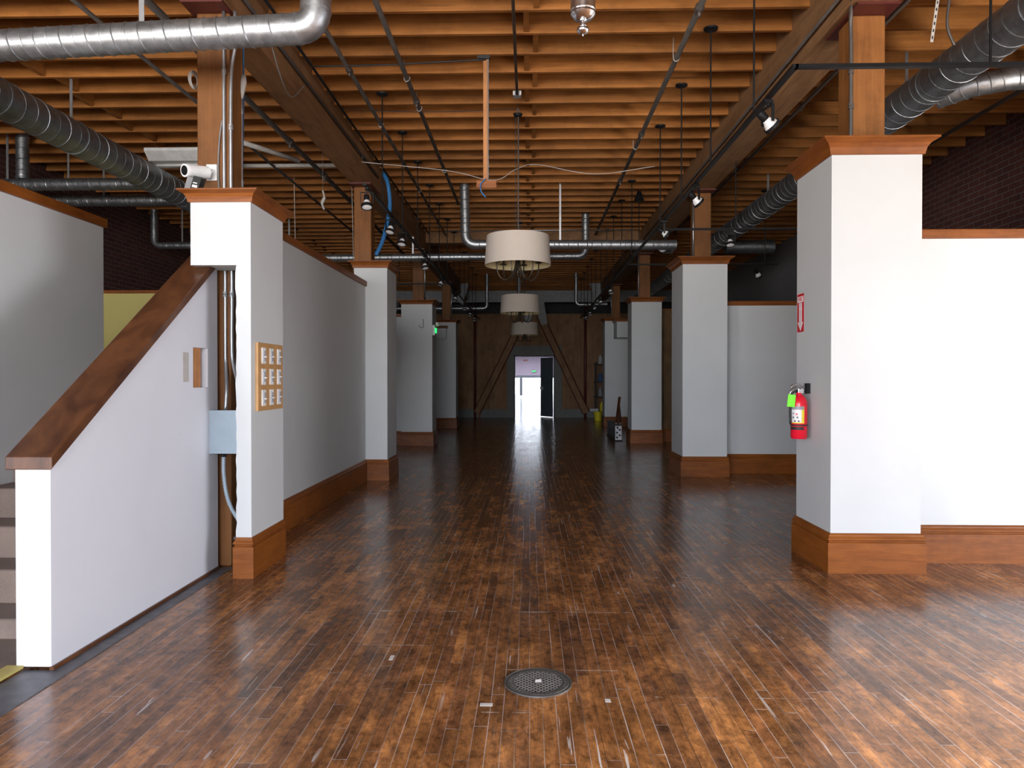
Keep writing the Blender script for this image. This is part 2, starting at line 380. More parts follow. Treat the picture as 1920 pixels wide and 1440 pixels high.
def text_mesh(name, body, size, Mx, mat, parent, depth=0.0008):
    cu = bpy.data.curves.new(name, 'FONT'); cu.body = body; cu.size = size; cu.align_x = 'CENTER'; cu.align_y = 'CENTER'; cu.extrude = depth
    to = bpy.data.objects.new(name+'_tmp', cu); COL.objects.link(to)
    dg = bpy.context.evaluated_depsgraph_get(); me = bpy.data.meshes.new_from_object(to.evaluated_get(dg))
    bpy.data.objects.remove(to); bpy.data.curves.remove(cu)
    me.transform(Mx); me.transform(Matrix.Translation(-Vector(ROOT[parent.name])))
    me.materials.clear(); me.materials.append(mat)
    o = bpy.data.objects.new(name, me); COL.objects.link(o); o.parent = parent; ROOT[o.name] = ROOT[parent.name]
    return o
def arc(c, r, a0, a1, u, w, n=8):
    c, u, w = Vector(c), Vector(u), Vector(w)
    return [c + (u*math.cos(a0+(a1-a0)*i/n) + w*math.sin(a0+(a1-a0)*i/n))*r for i in range(n+1)]

# ------------------------------------------------------------------ the shell
XL, XR, YE = -7.2, 5.8, 25.35
ZJ, ZD = 4.49, 4.78           # underside of joists, underside of deck
struct(MB().box(XL-0.3, XR+0.3, FY-0.3, YE+0.15, -0.2, 0).build('floor', M['floor']))
struct(MB().box(XL-0.3, XR+0.3, FY-0.3, YE+1.6, ZD, ZD+0.15).build('ceiling', M['deck']))
m = MB(); m.box(XL-0.3, XL, FY, SY0, 0, ZD); m.box(XL-0.3, XL, SY1, YE+1.3, 0, ZD); m.box(XL-0.3, XL, SY0, SY1, 0, WZ0); m.box(XL-0.3, XL, SY0, SY1, 3.4, ZD)
struct(m.build('wall_left', M['brick']))
m = MB()
for y in (SY0, -2.5, 0.0, SY1-0.06): m.box(XL-0.18, XL-0.1, y, y+0.06, WZ0, 3.4)
struct(m.build('window_4', M['darkframe']))
m = MB(); m.box(XR, XR+0.3, FY, RY0, 0, ZD); m.box(XR, XR+0.3, RY1, 10.92, 0, ZD); m.box(XR, XR+0.3, RY0, RY1, RZ1, ZD)
struct(m.build('wall_right', M['brick']))
m = MB()
for y in (RY0, RY1-0.06): m.box(XR+0.1, XR+0.18, y, y+0.06, 0, RZ1)
struct(m.build('window_3', M['darkframe']))
struct(MB().box(XR-0.02, XR+0.3, 10.92, YE+1.3, 0, ZD).build('wall_right_painted', M['greypaint']))
m = MB()                                                     # street front behind the camera, with its shop window
m.box(XL-0.3, WX0, FY-0.3, FY, 0, ZD); m.box(WX1, XR+0.3, FY-0.3, FY, 0, ZD)
m.box(WX0, WX1, FY-0.3, FY, WZ1, ZD); m.box(WX0, WX1, FY-0.3, FY, 0, WZ0)
struct(m.build('wall_front', M['white']))
struct(MB().box(1.0, XR, -1.75, -1.55, 0, ZD).build('wall_light_blocker', M['white']))      # unseen blocker added behind the camera, shades the near right pillar front
wf = MB()
for x in (WX0, -4.4, -1.9, 0.6, WX1-0.06): wf.box(x, x+0.06, FY-0.18, FY-0.1, WZ0, WZ1)
wf.box(WX0, WX1, FY-0.18, FY-0.1, WZ1-0.06, WZ1)
struct(wf.build('window_1', M['darkframe']))
# end wall: brown boards with door opening, darker recess above
m = MB(); DX0, DX1, DZ = -0.56, 0.90, 2.22
m.box(XL, DX0, YE, YE+0.12, 0, 3.68); m.box(DX1, XR, YE, YE+0.12, 0, 3.68); m.box(DX0, DX1, YE, YE+0.12, DZ, 3.68)
struct(m.build('wall_end', M['endboard']))
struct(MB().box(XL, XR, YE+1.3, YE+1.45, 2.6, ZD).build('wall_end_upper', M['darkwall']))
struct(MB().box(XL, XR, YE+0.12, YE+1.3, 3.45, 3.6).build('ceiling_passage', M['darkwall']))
m = MB()
m.box(DX0-0.24, DX0, YE-0.03, YE, 0, 2.55); m.box(DX1, DX1+0.24, YE-0.03, YE, 0, 2.55); m.box(DX0, DX1, YE-0.03, YE, DZ, 2.55)
struct(m.build('trim_1', M['concrete']))
m = MB(); m.box(-1.75, DX0-0.24, YE-0.02, YE, 0, 0.30); m.box(DX1+0.24, 2.7, YE-0.02, YE, 0, 0.30); m.box(-2.6, -1.82, YE-0.02, YE, 0, 0.30)
struct(m.build('baseboard_end', M['concrete']))
# doorway with an open leaf
dr = struct(MB().box(DX0, DX0+0.05, YE-0.01, YE+0.2, 0, DZ).box(DX1-0.05, DX1, YE-0.01, YE+0.2, 0, DZ).box(DX0, DX1, YE-0.01, YE+0.2, DZ-0.06, DZ).build('door_1', M['darkframe']))
hx, hy = DX1-0.06, YE+0.22; R = Matrix.Translation((hx, hy, 0)) @ Matrix.Rotation(math.radians(-60), 4, 'Z')
MB().box(-0.80, 0, -0.045, 0, 0.012, DZ-0.08, R).build('door_leaf', M['doorgrey'], dr)
MB().box(-0.76, -0.72, -0.10, -0.045, 0.98, 1.10, R).build('door_handle', M['chrome'], dr)
# far room
struct(MB().box(-5, 6, YE+0.15, 62, -0.2, 0).build('floor_far', M['farfloor']))
struct(MB().box(-5.2, -5, YE+1.45, 62, 0, 3.3).build('wall_far_left', M['farwall']))
struct(MB().box(6, 6.2, YE+1.45, 62, 0, 3.3).build('wall_far_right', M['farwall']))
struct(MB().box(-5.2, 6.2, YE+1.3, 52.5, 3.2, 3.35).box(-5.2, 6.2, 55.6, 58.6, 3.2, 3.35).box(-5.2, -3.5, 52.5, 55.6, 3.2, 3.35).box(4.5, 6.2, 52.5, 55.6, 3.2, 3.35).build('ceiling_far', M['farwall']))
struct(MB().box(XL, -5, YE+0.12, YE+1.45, 0, 3.45).box(6, 6.2, YE+0.12, YE+1.45, 0, 3.45).build('wall_passage', M['farwall']))
struct(MB().box(-5, 6, 58.0, 58.3, 1.62, 3.2).box(-5, -4.5, 58, 58.3, 0, 1.62).box(4.5, 6, 58, 58.3, 0, 1.62).build('wall_far', M['pink']))
m = MB(); m.box(-4.5, 4.5, 58.0, 58.12, 1.42, 1.62)
for x in (-4.5, -3.1, -1.75, -0.80, 0.27, 1.95, 3.3, 4.44): m.box(x, x+0.07 if x != -0.80 else x+0.22, 58.0, 58.12, 0, 1.42)
w = struct(m.build('window_2', M['darkframe']))
g = MB()
g.box(-4.5, 4.5, 58.05, 58.058, 0, 1.42); g.build('glass_pane', M['glass'], w)
# ------------------------------------------------------------------ structure of the roof: beams, posts, joists, blocking
LX0, LX1, RX0, RX1 = -2.50, -2.21, 2.33, 2.66
for nm, x0, x1, lab in (('L', LX0, LX1, 'long heavy timber ceiling beam over the left row of pillars'), ('R', RX0, RX1, 'long heavy timber ceiling beam over the right row of pillars, beside the track light rods')):
    tag(MB().box(x0, x1, FY, YE+1.2, 4.12, ZD).build('timber_beam', M['beam'], bev=0.012), lab, 'beam')
tag(MB().box(LX1, RX0, 15.16, 15.46, 4.27, ZD).build('timber_beam', M['beam'], bev=0.012), 'short timber cross beam running between the two long beams', 'beam')
for k, (x0, x1, ys, side) in enumerate(((-2.48, -2.235, (5.25, 10.05, 15.1, 20.2), 'left'), (2.40, 2.645, (5.40, 10.5, 15.75, 20.95), 'right'))):
    names = ('nearest', 'second', 'third', 'farthest')
    for i, y in enumerate(ys):
        xa, xb_, dp = (-2.465, -2.215, 0.225) if (side, i) == ('left', 0) else (x0, x1, 0.245)
        t = thing('timber_post', '%s square timber post rising from the %s row of white pillars' % (names[i], side), 'post', (x0+0.12, y+0.12, 0))
        MB().box(xa, xb_, y, y+dp, 0, 4.10).build('post_shaft', M['post'], t, bev=0.012)
        MB().box(x0-0.03, x1+0.03, y-0.16, y+0.40, 4.10, 4.12).build('cap_plate', M['maroon'], t)
bays = ((LX1, RX0, 'brown ceiling joist crossing the middle bay between the two beams', 'joists of the middle bay'),
        (XL, LX0, 'brown ceiling joist crossing the left bay above the stairs', 'joists of the left bay'),
        (RX1, XR, 'brown ceiling joist crossing the right bay toward the brick wall', 'joists of the right bay'))
JY = [6.045 + 0.4064*k for k in range(-6, 50) if not (15.0 < 6.045+0.4064*k < 15.6)]
for x0, x1, lab, grp in bays:
    proto = None
    for y in JY + ([15.392] if x0 != LX1 else []):
        if y > YE+0.9: continue
        if proto is None:
            proto = MB().box(x0, x1, y-0.021, y+0.021, ZJ, ZD).build('ceiling_joist', M['joist'], bev=0.004); tag(proto, lab, 'joist', grp)
            px, pz = proto.location.x, proto.location.z
        else: dup(proto, (px, y, pz))
proto = None
for i in range(len(JY)-1):
    a, b_ = JY[i]+0.025, JY[i+1]-0.025
    if b_-a > 0.5: continue
    x = 0.055 if i % 2 else -0.03
    if proto is None:
        proto = MB().box(x-0.024, x+0.024, a, b_, ZJ+0.01, ZD).build('blocking', M['joist'])
        tag(proto, 'short wood block between two joists along the middle of the centre bay', 'wood block', 'blocking of the middle bay')
    else: dup(proto, (x, (a+b_)/2, ZJ+0.01))
    dup(proto, (-4.95+(0.05 if i % 2 else -0.04), (a+b_)/2, ZJ+0.01), label='short wood block between two joists in the left bay above the stairs', group='blocking of the left bay')

# ------------------------------------------------------------------ pillars, low walls
def crown_prof(z0, z1, fl):
    h = z1-z0
    return [(0.0, z0-0.012), (0.014, z0-0.012), (0.018, z0+0.1*h), (0.024, z0+0.35*h), (fl*0.5, z0+0.62*h), (fl*0.9, z0+0.84*h), (fl, z0+0.86*h), (fl, z1), (-0.06, z1), (-0.06, z1-0.02), (0.0, z1-0.03)]
def base_prof(h, d=0.028):
    return [(0, 0), (d, 0), (d, h-0.066), (d-0.010, h-0.060), (d-0.010, h-0.054), (d-0.001, h-0.046), (d-0.001, h-0.036), (d-0.012, h-0.020), (d-0.013, h-0.010), (0.005, h), (0, h)]
def pillar(label, x0, x1, y0, y1, zt, zc, fl=0.085, bh=0.285):
    t = thing('pillar', label, 'pillar', ((x0+x1)/2, (y0+y1)/2, 0))
    w = 0.018; m = MB(); m.box(x0, x1, y0, y0+w, 0, zt).box(x0, x1, y1-w, y1, 0, zt).box(x0, x0+w, y0+w, y1-w, 0, zt).box(x1-w, x1, y0+w, y1-w, 0, zt)
    m.build('casing', M['white'], t)
    pth = [(x0, y0), (x1, y0), (x1, y1), (x0, y1)]
    MB().sweep(crown_prof(zt, zc, fl), pth, True).build('crown_moulding', M['trim'], t)
    MB().sweep(base_prof(bh), pth, True).build('baseboard', M['trim'], t)
    return t
P1 = pillar('nearest white pillar on the right, with the fire extinguisher on its side', 2.165, 2.805, 5.19, 5.85, 3.01, 3.11)
P2 = pillar('second white pillar on the right, behind the extinguisher pillar', 2.175, 2.805, 10.22, 11.0, 3.03, 3.12)
P3 = pillar('third white pillar on the right, half hidden by the second one', 2.195, 2.84, 15.45, 16.05, 3.05, 3.14)
P4 = pillar('farthest white pillar on the right, beside the black shelf', 2.17, 2.84, 20.7, 21.35, 3.06, 3.13)
P5 = pillar('third white pillar on the left, with a hook mark and a green exit sign on its side', -2.66, -2.015, 14.75, 15.4, 2.94, 3.02)
P6 = pillar('farthest white pillar on the left, in front of the brown end wall', -2.64, -2.06, 19.95, 20.6, 2.97, 3.03)
# second left pillar: casing open to the back of the low wall
def part_pillar(label, x0, x1, y0, y1, ypost, zt, zc, cut=None, fl=0.075):
    t = thing('pillar', label, 'pillar', ((x0+x1)/2, (y0+y1)/2, 0))
    m = MB(); w = 0.018
    zb = cut[1] if cut else 0
    m.box(x0, x1, y0, y0+w, zb, zt); m.box(x1-w, x1, y0+w, y1, 0 if not cut else zb, zt); m.box(x0+0.15, x1-w, y1-w, y1, zb, zt); m.box(x0, x0+w, y0+w, ypost, zb, zt)
    if cut: m.box(x0+w, x1-w, y0+w, ypost-0.02, zb, zb+0.018)
    m.build('casing', M['white'], t)
    if cut:
        # ragged-edged drywall strip left standing below the cut
        m = MB(); n = 40; rr = random.Random(3); z = [zb*i/n for i in range(n+1)]
        xs = [cut[0]+rr.uniform(-0.006, 0.004) for _ in z]
        for i in range(n):
            m.hexa([(xs[i], y0, z[i]), (x1, y0, z[i]), (x1, y0+0.03, z[i]), (xs[i], y0+0.03, z[i])], [(xs[i+1], y0, z[i+1]), (x1, y0, z[i+1]), (x1, y0+0.03, z[i+1]), (xs[i+1], y0+0.03, z[i+1])])
        m.box(x1-0.03, x1, y0+0.03, y1, 0, zb); m.box(x1-0.1, x1-0.03, y1-0.03, y1, 0, zb)
        m.build('lower_casing', M['white'], t)
    pth = [(x0, ypost), (x0, y0), (x1, y0), (x1, y1), (x0+0.15, y1)]
    MB().sweep(crown_prof(zt, zc, fl), pth).build('crown_moulding', M['trim'], t)
    bp = [(cut[0], y0+0.03), (cut[0], y0), (x1, y0), (x1, y1)] if cut else [(x0, y0+0.2), (x0, y0), (x1, y0), (x1, y1), (x0+0.15, y1)]
    MB().sweep(base_prof(0.285, 0.02 if cut else 0.028), bp).build('baseboard', M['trim'], t)
    return t
P7 = part_pillar('nearest white pillar on the left, cut open to show pipes and a grey electrical box', -2.371, -1.947, 4.95, 5.60, 5.22, 2.64, 2.71, cut=(-2.052, 2.19), fl=0.07)
P8 = part_pillar('second white pillar on the left, at the end of the long low wall', -2.405, -1.95, 9.75, 10.42, 10.02, 2.92, 3.0)

def low_wall(label, boxes, facepath, ztop, trimbox, mat='white', bh=0.285, base=True):
    t = thing('partition_wall', label, 'low wall', (sum(p[0] for p in facepath)/len(facepath), sum(p[1] for p in facepath)/len(facepath), 0))
    m = MB()
    for b in boxes: m.box(*b)
    m.build('wall_panel', M[mat], t)
    m = MB()
    for b in trimbox: m.box(*b)
    m.build('top_trim', M['trim'], t, bev=0.006)
    if base: MB().sweep(base_prof(bh), facepath).build('baseboard', M['trim'], t)
    return t
low_wall('long low white partition wall between the two nearest left pillars', [(-2.40, -2.25, 5.62, 9.745, 0, 2.66)], [(-2.25, 5.61), (-2.25, 9.72)], 2.66, [(-2.43, -2.225, 5.61, 9.745, 2.655, 2.725)])
low_wall('low white partition wall to the right of the nearest right pillar', [(2.81, XR, 5.50, 5.65, 0, 2.46)], [(2.81+0.03, 5.50), (XR, 5.50)], 2.46, [(2.81, XR, 5.475, 5.67, 2.455, 2.525)])
low_wall('low white partition wall to the right of the second right pillar', [(2.81, XR-0.02, 10.58, 10.73, 0, 2.47)], [(2.84, 10.58), (XR-0.02, 10.58)], 2.47, [(2.81, XR-0.02, 10.555, 10.75, 2.465, 2.53)])
low_wall('brown unpainted low wall to the right of the third right pillar', [(2.845, XR-0.02, 15.85, 16.0, 0, 2.9)], [(2.87, 15.85), (XR-0.02, 15.85)], 2.9, [(2.845, XR-0.02, 15.83, 16.02, 2.895, 2.93)], 'stainwall')
low_wall('low white partition wall to the left of the third left pillar', [(XL, -2.665, 14.98, 15.13, 0, 2.69)], [(XL, 14.98), (-2.69, 14.98)], 2.69, [(XL, -2.665, 14.955, 15.155, 2.685, 2.75)])
low_wall('yellow painted low wall seen above the stair landing', [(XL, -2.45, 9.80, 9.95, 1.64, 2.58)], [(XL, 9.8), (-2.5, 9.8)], 2.6, [(XL, -2.45, 9.78, 9.97, 2.575, 2.62)], 'yellow', base=False)
low_wall('tall white partition wall on the far side of the stairs', [(-3.69, -3.54, 2.9, 5.86, 0, 2.655)], [(-3.54, 0), (-3.54, 1)], 2.66, [(-3.72, -3.515, 2.88, 5.885, 2.65, 2.725)], base=False)

# ------------------------------------------------------------------ stairs, landing and raked half wall
SXR = -2.46
st = thing('staircase', 'brown carpeted staircase climbing behind the raked white half wall', 'stairs', (-3.0, 4.6, 0))
for k in range(9):
    zt = 1.637-0.19*(8-k); y = 5.885-0.27*(8-k)
    if zt < 0.05: continue
    m = MB(); m.box(-3.538, -2.46, y+0.01, y+0.30 if k < 8 else y+0.1, 0 if k < 2 else zt-0.24, zt-0.012)
    n = 5; prof = [(y-0.006+0.02*(1-math.cos(a)), zt-0.02+0.02*math.sin(a)) for a in [PI/2*i/n for i in range(n+1)]]
    poly = [(y+0.02, zt-0.04)] + [(y-0.006, zt-0.04)] + prof + [(y+0.285, zt), (y+0.285, zt-0.03)]
    m.prism(poly, 'x', -3.538, -2.46 if k < 5 else -2.49)
    m.box(-3.538, -2.46, y+0.002, y+0.015, max(0, zt-0.19), zt-0.03)
    m.build('carpeted_step', M['carpet'], st)
tag(MB().box(XL+0.01, -2.51, 5.99, 9.77, 1.45, 1.637).build('stair_landing', M['carpet']), 'raised carpeted landing at the top of the staircase', 'landing')
struct(MB().box(-3.538, -2.46, -3.0, 3.95, 0.0, 0.012).build('floor_carpet', M['carpet']))

hw = thing('stair_half_wall', 'white raked half wall beside the stairs with a square hole cut in it', 'half wall', (-2.37, 4.2, 0))
ZS = lambda y: 0.985 + 0.685*(y-3.35)
x0, x1, ya, yb = -2.455, -2.285, 3.35, 5.18
# hole in the near-side skin: y,z range
ha, hb, hz0, hz1 = 4.80, 5.02, 1.335, 1.61
m = MB()
m.prism([(ya, 0.02), (ha, 0.02), (ha, ZS(ha)), (ya, ZS(ya))], 'x', x0, x1)
m.prism([(hb, 0.02), (yb, 0.02), (yb, ZS(yb)), (hb, ZS(hb))], 'x', x0, x1)
m.prism([(ha, 0.02), (hb, 0.02), (hb, hz0), (ha, hz0)], 'x', x0, x1)
m.prism([(ha, hz1), (hb, hz1), (hb, ZS(hb)), (ha, ZS(ha))], 'x', x0, x1)
m.prism([(ha, hz0), (hb, hz0), (hb, hz1), (ha, hz1)], 'x', x0, x0+0.02)
m.build('wall_panel', M['halfwall_lit'], hw)
MB().box(x0+0.025, x1-0.03, ha+0.0, hb-0.045, hz0-0.02, hz1+0.02).build('exposed_stud', M['rawwood'], hw)
m = MB(); q = 0.03
m.prism([(ya-q, ZS(ya-q)+0.0), (yb, ZS(yb)), (yb, ZS(yb)+0.062), (ya-q, ZS(ya-q)+0.062)], 'x', x0-0.03, x1+0.025)
m.build('sloping_cap', M['cap'], hw, bev=0.006)
m = MB(); m.prism([(ya, 0), (5.18, 0), (5.18, 0.022), (ya, 0.022)], 'x', x1-0.01, x1+0.012); m.build('shoe_trim', M['cap'], hw)
MB().box(x1, x1+0.002, 4.655, 4.735, 1.375, 1.572).build('masking_strip', M['tapewall'], hw, label='pale vertical tape strip')
tag(MB().box(x1+0.013, x1+0.10, 3.35, 5.22, 0.0, 0.004).box(-2.415, x1+0.10, -3.0, 3.35, 0.0, 0.004).build('edge_board', M['greyboard']), 'dark grey floor board along the foot of the raked half wall', 'floor board')
tag(MB().box(-2.50, -2.42, 1.0, 3.35, 0.012, 0.026).build('edge_strip', M['yellowtrim']), 'yellowish edging strip on the floor where the stair carpet ends', 'edging strip')

# ------------------------------------------------------------------ electrics at the nearest left pillar
t = thing('electrical_box', 'blue grey metal electrical box inside the cut open left pillar', 'electrical box', (-2.2, 5.15, 0.87))
MB().box(-2.325, -2.07, 5.06, 5.20, 0.865, 1.165).build('enclosure', M['boxgrey'], t, bev=0.004)
MB().box(-2.330, -2.065, 5.045, 5.06, 0.86, 1.17).build('cover', M['boxgrey'], t, bev=0.003)
for z in (0.94, 1.09): MB().lathe([(0.006, 0), (0.006, 0.006), (0.0, 0.006)], (-2.315, 5.045, z), 8, Matrix.Rotation(PI/2, 4, 'X')).build('screw', M['conduit'], t)
def conduit(label, pts, r, fit=(), mat='conduit', name='conduit', cat='pipe', group=None, seg=10):
    t = thing(name, label, cat, tuple(pts[0]))
    MB().tube(pts, r, seg).build('pipe', M[mat], t, smooth=True)
    for p in fit:
        p = Vector(p); MB().lathe([(r*0.9, -0.02), (r*1.45, -0.02), (r*1.45, -0.004), (r*1.2, 0), (r*1.45, 0.004), (r*1.45, 0.02), (r*0.9, 0.02)], p, 10).build('coupling', M[mat], t)
    return t
def smoothpath(pts, n=6):
    P = [Vector(p) for p in pts]; P = [P[0]*2-P[1]] + P + [P[-1]*2-P[-2]]; out = []
    for i in range(1, len(P)-2):
        for k in range(n):
            s = k/n; a, b, c, d = P[i-1:i+3]
            out.append(0.5*((2*b)+(c-a)*s+(2*a-5*b+4*c-d)*s*s+(3*b-a-3*c+d)*s**3))
    out.append(P[-2]); return out
conduit('silver conduit on the left inside the cut open pillar, entering the grey box', smoothpath([(-2.255, 5.235, 4.1), (-2.255, 5.235, 2.9), (-2.25, 5.235, 2.2), (-2.25, 5.235, 1.62), (-2.24, 5.22, 1.48), (-2.21, 5.16, 1.32), (-2.21, 5.14, 1.17)]), 0.0125, [(-2.253, 5.235, 3.66), (-2.25, 5.235, 2.02), (-2.252, 5.235, 2.35)])
conduit('silver conduit on the right inside the cut open pillar, bending toward the strip of drywall', smoothpath([(-2.17, 5.235, 4.1), (-2.17, 5.235, 3.85), (-2.20, 5.235, 3.62), (-2.205, 5.235, 2.9), (-2.20, 5.235, 2.1), (-2.20, 5.23, 1.64), (-2.185, 5.22, 1.50), (-2.12, 5.16, 1.33), (-2.10, 5.14, 1.17)]), 0.0125, [(-2.204, 5.235, 3.25), (-2.20, 5.235, 2.02)])
conduit('thin grey cable sagging beside the conduits on the nearest left post', smoothpath([(-2.27, 5.235, 3.3), (-2.29, 5.237, 3.15), (-2.30, 5.237, 2.95), (-2.29, 5.235, 2.72)]), 0.005, mat='greycable', name='cable', cat='cable')
conduit('silver conduit with a capped end on the right of the nearest left post', smoothpath([(-2.222, 5.47, 3.58), (-2.222, 5.47, 3.1), (-2.222, 5.47, 2.65)]), 0.012, [(-2.222, 5.47, 3.45), (-2.222, 5.47, 2.9)])
tag(MB().tube(smoothpath([(-2.215, 5.50, 4.1), (-2.225, 5.52, 3.5), (-2.235, 5.52, 3.0), (-2.23, 5.52, 2.65)]), 0.007, 6).build('cable', M['bluecable'], smooth=True), 'blue cable running down the right of the nearest left post', 'cable')
m = MB(); m.tube([(-2.222, 5.47, 3.55), (-2.222, 5.47, 3.60), (-2.205, 5.47, 3.68), (-2.205, 5.47, 3.73)], [0.012, 0.026, 0.026, 0.02], 10)
tag(m.build('conduit_fitting', M['offwhite'], smooth=True), 'grey weatherhead fitting on top of the capped conduit', 'pipe fitting')
# flexible conduits below the box
def flex(label, pts, r):
    P = smoothpath(pts, 14); m = MB(); m.tube(P, [r*(1.0 if i % 2 else 0.86) for i in range(len(P))], 10)
    return tag(m.build('flexible_conduit', M['boxgrey'], smooth=True), label, 'pipe')
flex('ribbed flexible conduit curving down from the grey electrical box', [(-2.215, 5.12, 0.86), (-2.215, 5.12, 0.70), (-2.19, 5.13, 0.52), (-2.13, 5.15, 0.38), (-2.06, 5.18, 0.28)], 0.015)
flex('short flexible conduit under the right edge of the grey electrical box', [(-2.10, 5.12, 0.86), (-2.095, 5.12, 0.70), (-2.07, 5.14, 0.5), (-2.045, 5.17, 0.38)], 0.014)
for x in (-2.215, -2.10): tag(MB().lathe([(0.0, -0.03), (0.02, -0.03), (0.02, 0.0), (0.0, 0.0)], (x, 5.12, 0.86), 10).build('conduit_connector', M['black']), 'black connector under the %s side of the grey electrical box' % ('left' if x < -2.2 else 'right'), 'pipe fitting')
t = thing('pipe_clamp', 'dark metal clamp near the foot of the nearest left post', 'clamp', (-2.11, 5.3, 0.17))
MB().tube([(-2.235, 5.30, 0.20), (-2.10, 5.30, 0.20)], 0.018, 10).build('stub', M['iron'], t); MB().box(-2.115, -2.085, 5.27, 5.33, 0.165, 0.235).build('clamp_head', M['blackmatte'], t, bev=0.004)

# switch panel on the side of the nearest left pillar
X = -1.947
t = thing('switch_panel', 'wooden board with nine white dimmer switches on the nearest left pillar', 'switch panel', (X, 5.28, 1.17))
MB().box(X, X+0.022, 5.025, 5.53, 1.165, 1.655).build('backboard', M['mdf'], t, bev=0.003)
for r in range(3):
    for c in range(3):
        y = 5.025+0.505*(0.19+0.31*c)+0.0; z = 1.655-0.49*(0.19+0.31*r)
        s = MB().box(X+0.022, X+0.030, y-0.036, y+0.036, z-0.058, z+0.058).build('switch_plate', M['whiteplastic'], t, bev=0.002)
        MB().box(X+0.030, X+0.034, y-0.006, y+0.018, z-0.038, z+0.038).build('slot', M['labelgrey'], s)
        MB().box(X+0.030, X+0.042, y-0.004, y+0.028, z-0.012+0.004*c, z-0.004+0.004*c).build('slider', M['signwhite'], s)

# security camera and black device on the crown of that pillar
t = thing('security_camera', 'white bullet security camera mounted on the nearest left timber post', 'camera', (-2.40, 5.2, 2.85))
A = V(-2.44, 5.03, 2.875); B = V(-2.36, 5.17, 2.90); D = (A-B).normalized()
MB().tube([B, B-D*0.01+V(0, 0, 0), A], [0.04, 0.045, 0.045], 20).build('camera_body', M['whiteplastic'], t, smooth='auto')
MB().tube([A-D*0.01, A+D*0.012], [0.048, 0.046], 20).build('front_ring', M['signwhite'], t)
MB().tube([A+D*0.012, A+D*0.015], 0.034, 20).build('lens', M['black'], t)
MB().tube([B, V(-2.35, 5.25, 2.93)], 0.014, 8).build('bracket', M['whiteplastic'], t); MB().box(-2.39, -2.31, 5.235, 5.25, 2.86, 2.98).build('mount_plate', M['whiteplastic'], t, bev=0.004)
t = thing('emergency_light', 'small black and silver light unit standing on the crown of the nearest left pillar', 'light fitting', (-2.37, 4.98, 2.712))
R = Matrix.Translation((-2.345, 4.985, 2.712)) @ Matrix.Rotation(0.22, 4, 'Y') @ Matrix.Rotation(-0.15, 4, 'X')
MB().box(-0.075, -0.035, -0.03, 0.03, 0.0, 0.085, R).build('silver_side', M['conduit'], t)
MB().box(-0.033, 0.025, -0.035, 0.035, 0.004, 0.10, R).build('black_housing', M['blackmatte'], t, bev=0.003)
MB().box(-0.022, 0.014, -0.038, -0.034, 0.016, 0.034, R).box(-0.022, 0.006, -0.038, -0.034, 0.045, 0.052, R).build('white_marking', M['signwhite'], t)
m = MB()
for i in range(5): m.tube([V(-2.5, 5.30, 3.62)+V(0.012*math.cos(a)-0.004*i, 0.045*math.cos(a), 0.055*math.sin(a)+0.01*(i % 3)) for a in [2*PI*k/20 for k in range(20)]], 0.005, 6, closed=True)
tag(m.build('cable_coil', M['offwhite'], smooth=True), 'coil of pale cable hanging on the left of the nearest left post', 'cable')

# ------------------------------------------------------------------ fire extinguisher and its sign on the nearest right pillar
ex, ey = 2.07, 5.545
t = thing('fire_extinguisher', 'red fire extinguisher with green tag hanging on the nearest right pillar', 'fire extinguisher', (ex, ey, 0.935))
MB().lathe([(0.0, 0.935), (0.052, 0.935), (0.060, 0.945), (0.060, 1.20), (0.056, 1.232), (0.042, 1.258), (0.022, 1.272), (0.018, 1.29), (0.0, 1.29)], (ex, ey, 0), 32).build('cylinder', M['red'], t, smooth='auto')
def arcpatch(z0, z1, a0, a1, r, n=12):
    m = MB()
    for i in range(n):
        b0, b1 = a0+(a1-a0)*i/n, a0+(a1-a0)*(i+1)/n
        q = [(ex+rr*math.cos(a), ey+rr*math.sin(a)) for rr, a in ((r, b0), (r+0.0006, b0), (r+0.0006, b1), (r, b1))]
        m.hexa([(x, y, z0) for x, y in q], [(x, y, z1) for x, y in q])
    return m
dg = math.radians
lb = arcpatch(1.055, 1.185, dg(-192), dg(-72), 0.0603).build('instruction_label', M['labelyellow'], t)
arcpatch(1.063, 1.178, dg(-190), dg(-92), 0.0610).build('white_panel', M['signwhite'], lb)
arcpatch(1.160, 1.185, dg(-192), dg(-76), 0.0616).build('header_band', M['labelgrey'], lb)
for a_, z_, mt in ((-125, 1.125, 'red'), (-120, 1.10, 'ink'), (-138, 1.072, 'ink'), (-112, 1.072, 'ink'), (-150, 1.10, 'ink'), (-150, 1.13, 'labelgrey')):
    arcpatch(z_-0.007, z_+0.007, dg(a_-6), dg(a_+6), 0.0618, 2).build('pictogram', M[mt], lb)
arcpatch(1.005, 1.028, dg(-192), dg(-75), 0.0603).build('lower_label', M['blackmatte'], t)
MB().lathe([(0.0605, 1.034), (0.064, 1.034), (0.064, 1.046), (0.0605, 1.046)], (ex, ey, 0), 32).build('strap', M['blackmatte'], t)
MB().tube([(ex, ey, 1.285), (ex, ey, 1.315)], 0.018, 12).build('valve', M['chrome'], t, smooth='auto')
MB().tube(smoothpath([(ex+0.03, ey, 1.322), (ex-0.01, ey-0.005, 1.33), (ex-0.06, ey-0.01, 1.305), (ex-0.075, ey-0.01, 1.275)]), 0.008, 8).build('carry_handle', M['chrome'], t, smooth=True)
MB().tube(smoothpath([(ex+0.035, ey, 1.335), (ex-0.0, ey-0.003, 1.352), (ex-0.05, ey-0.008, 1.345), (ex-0.065, ey-0.01, 1.33)]), 0.007, 8).build('squeeze_lever', M['chrome'], t, smooth=True)
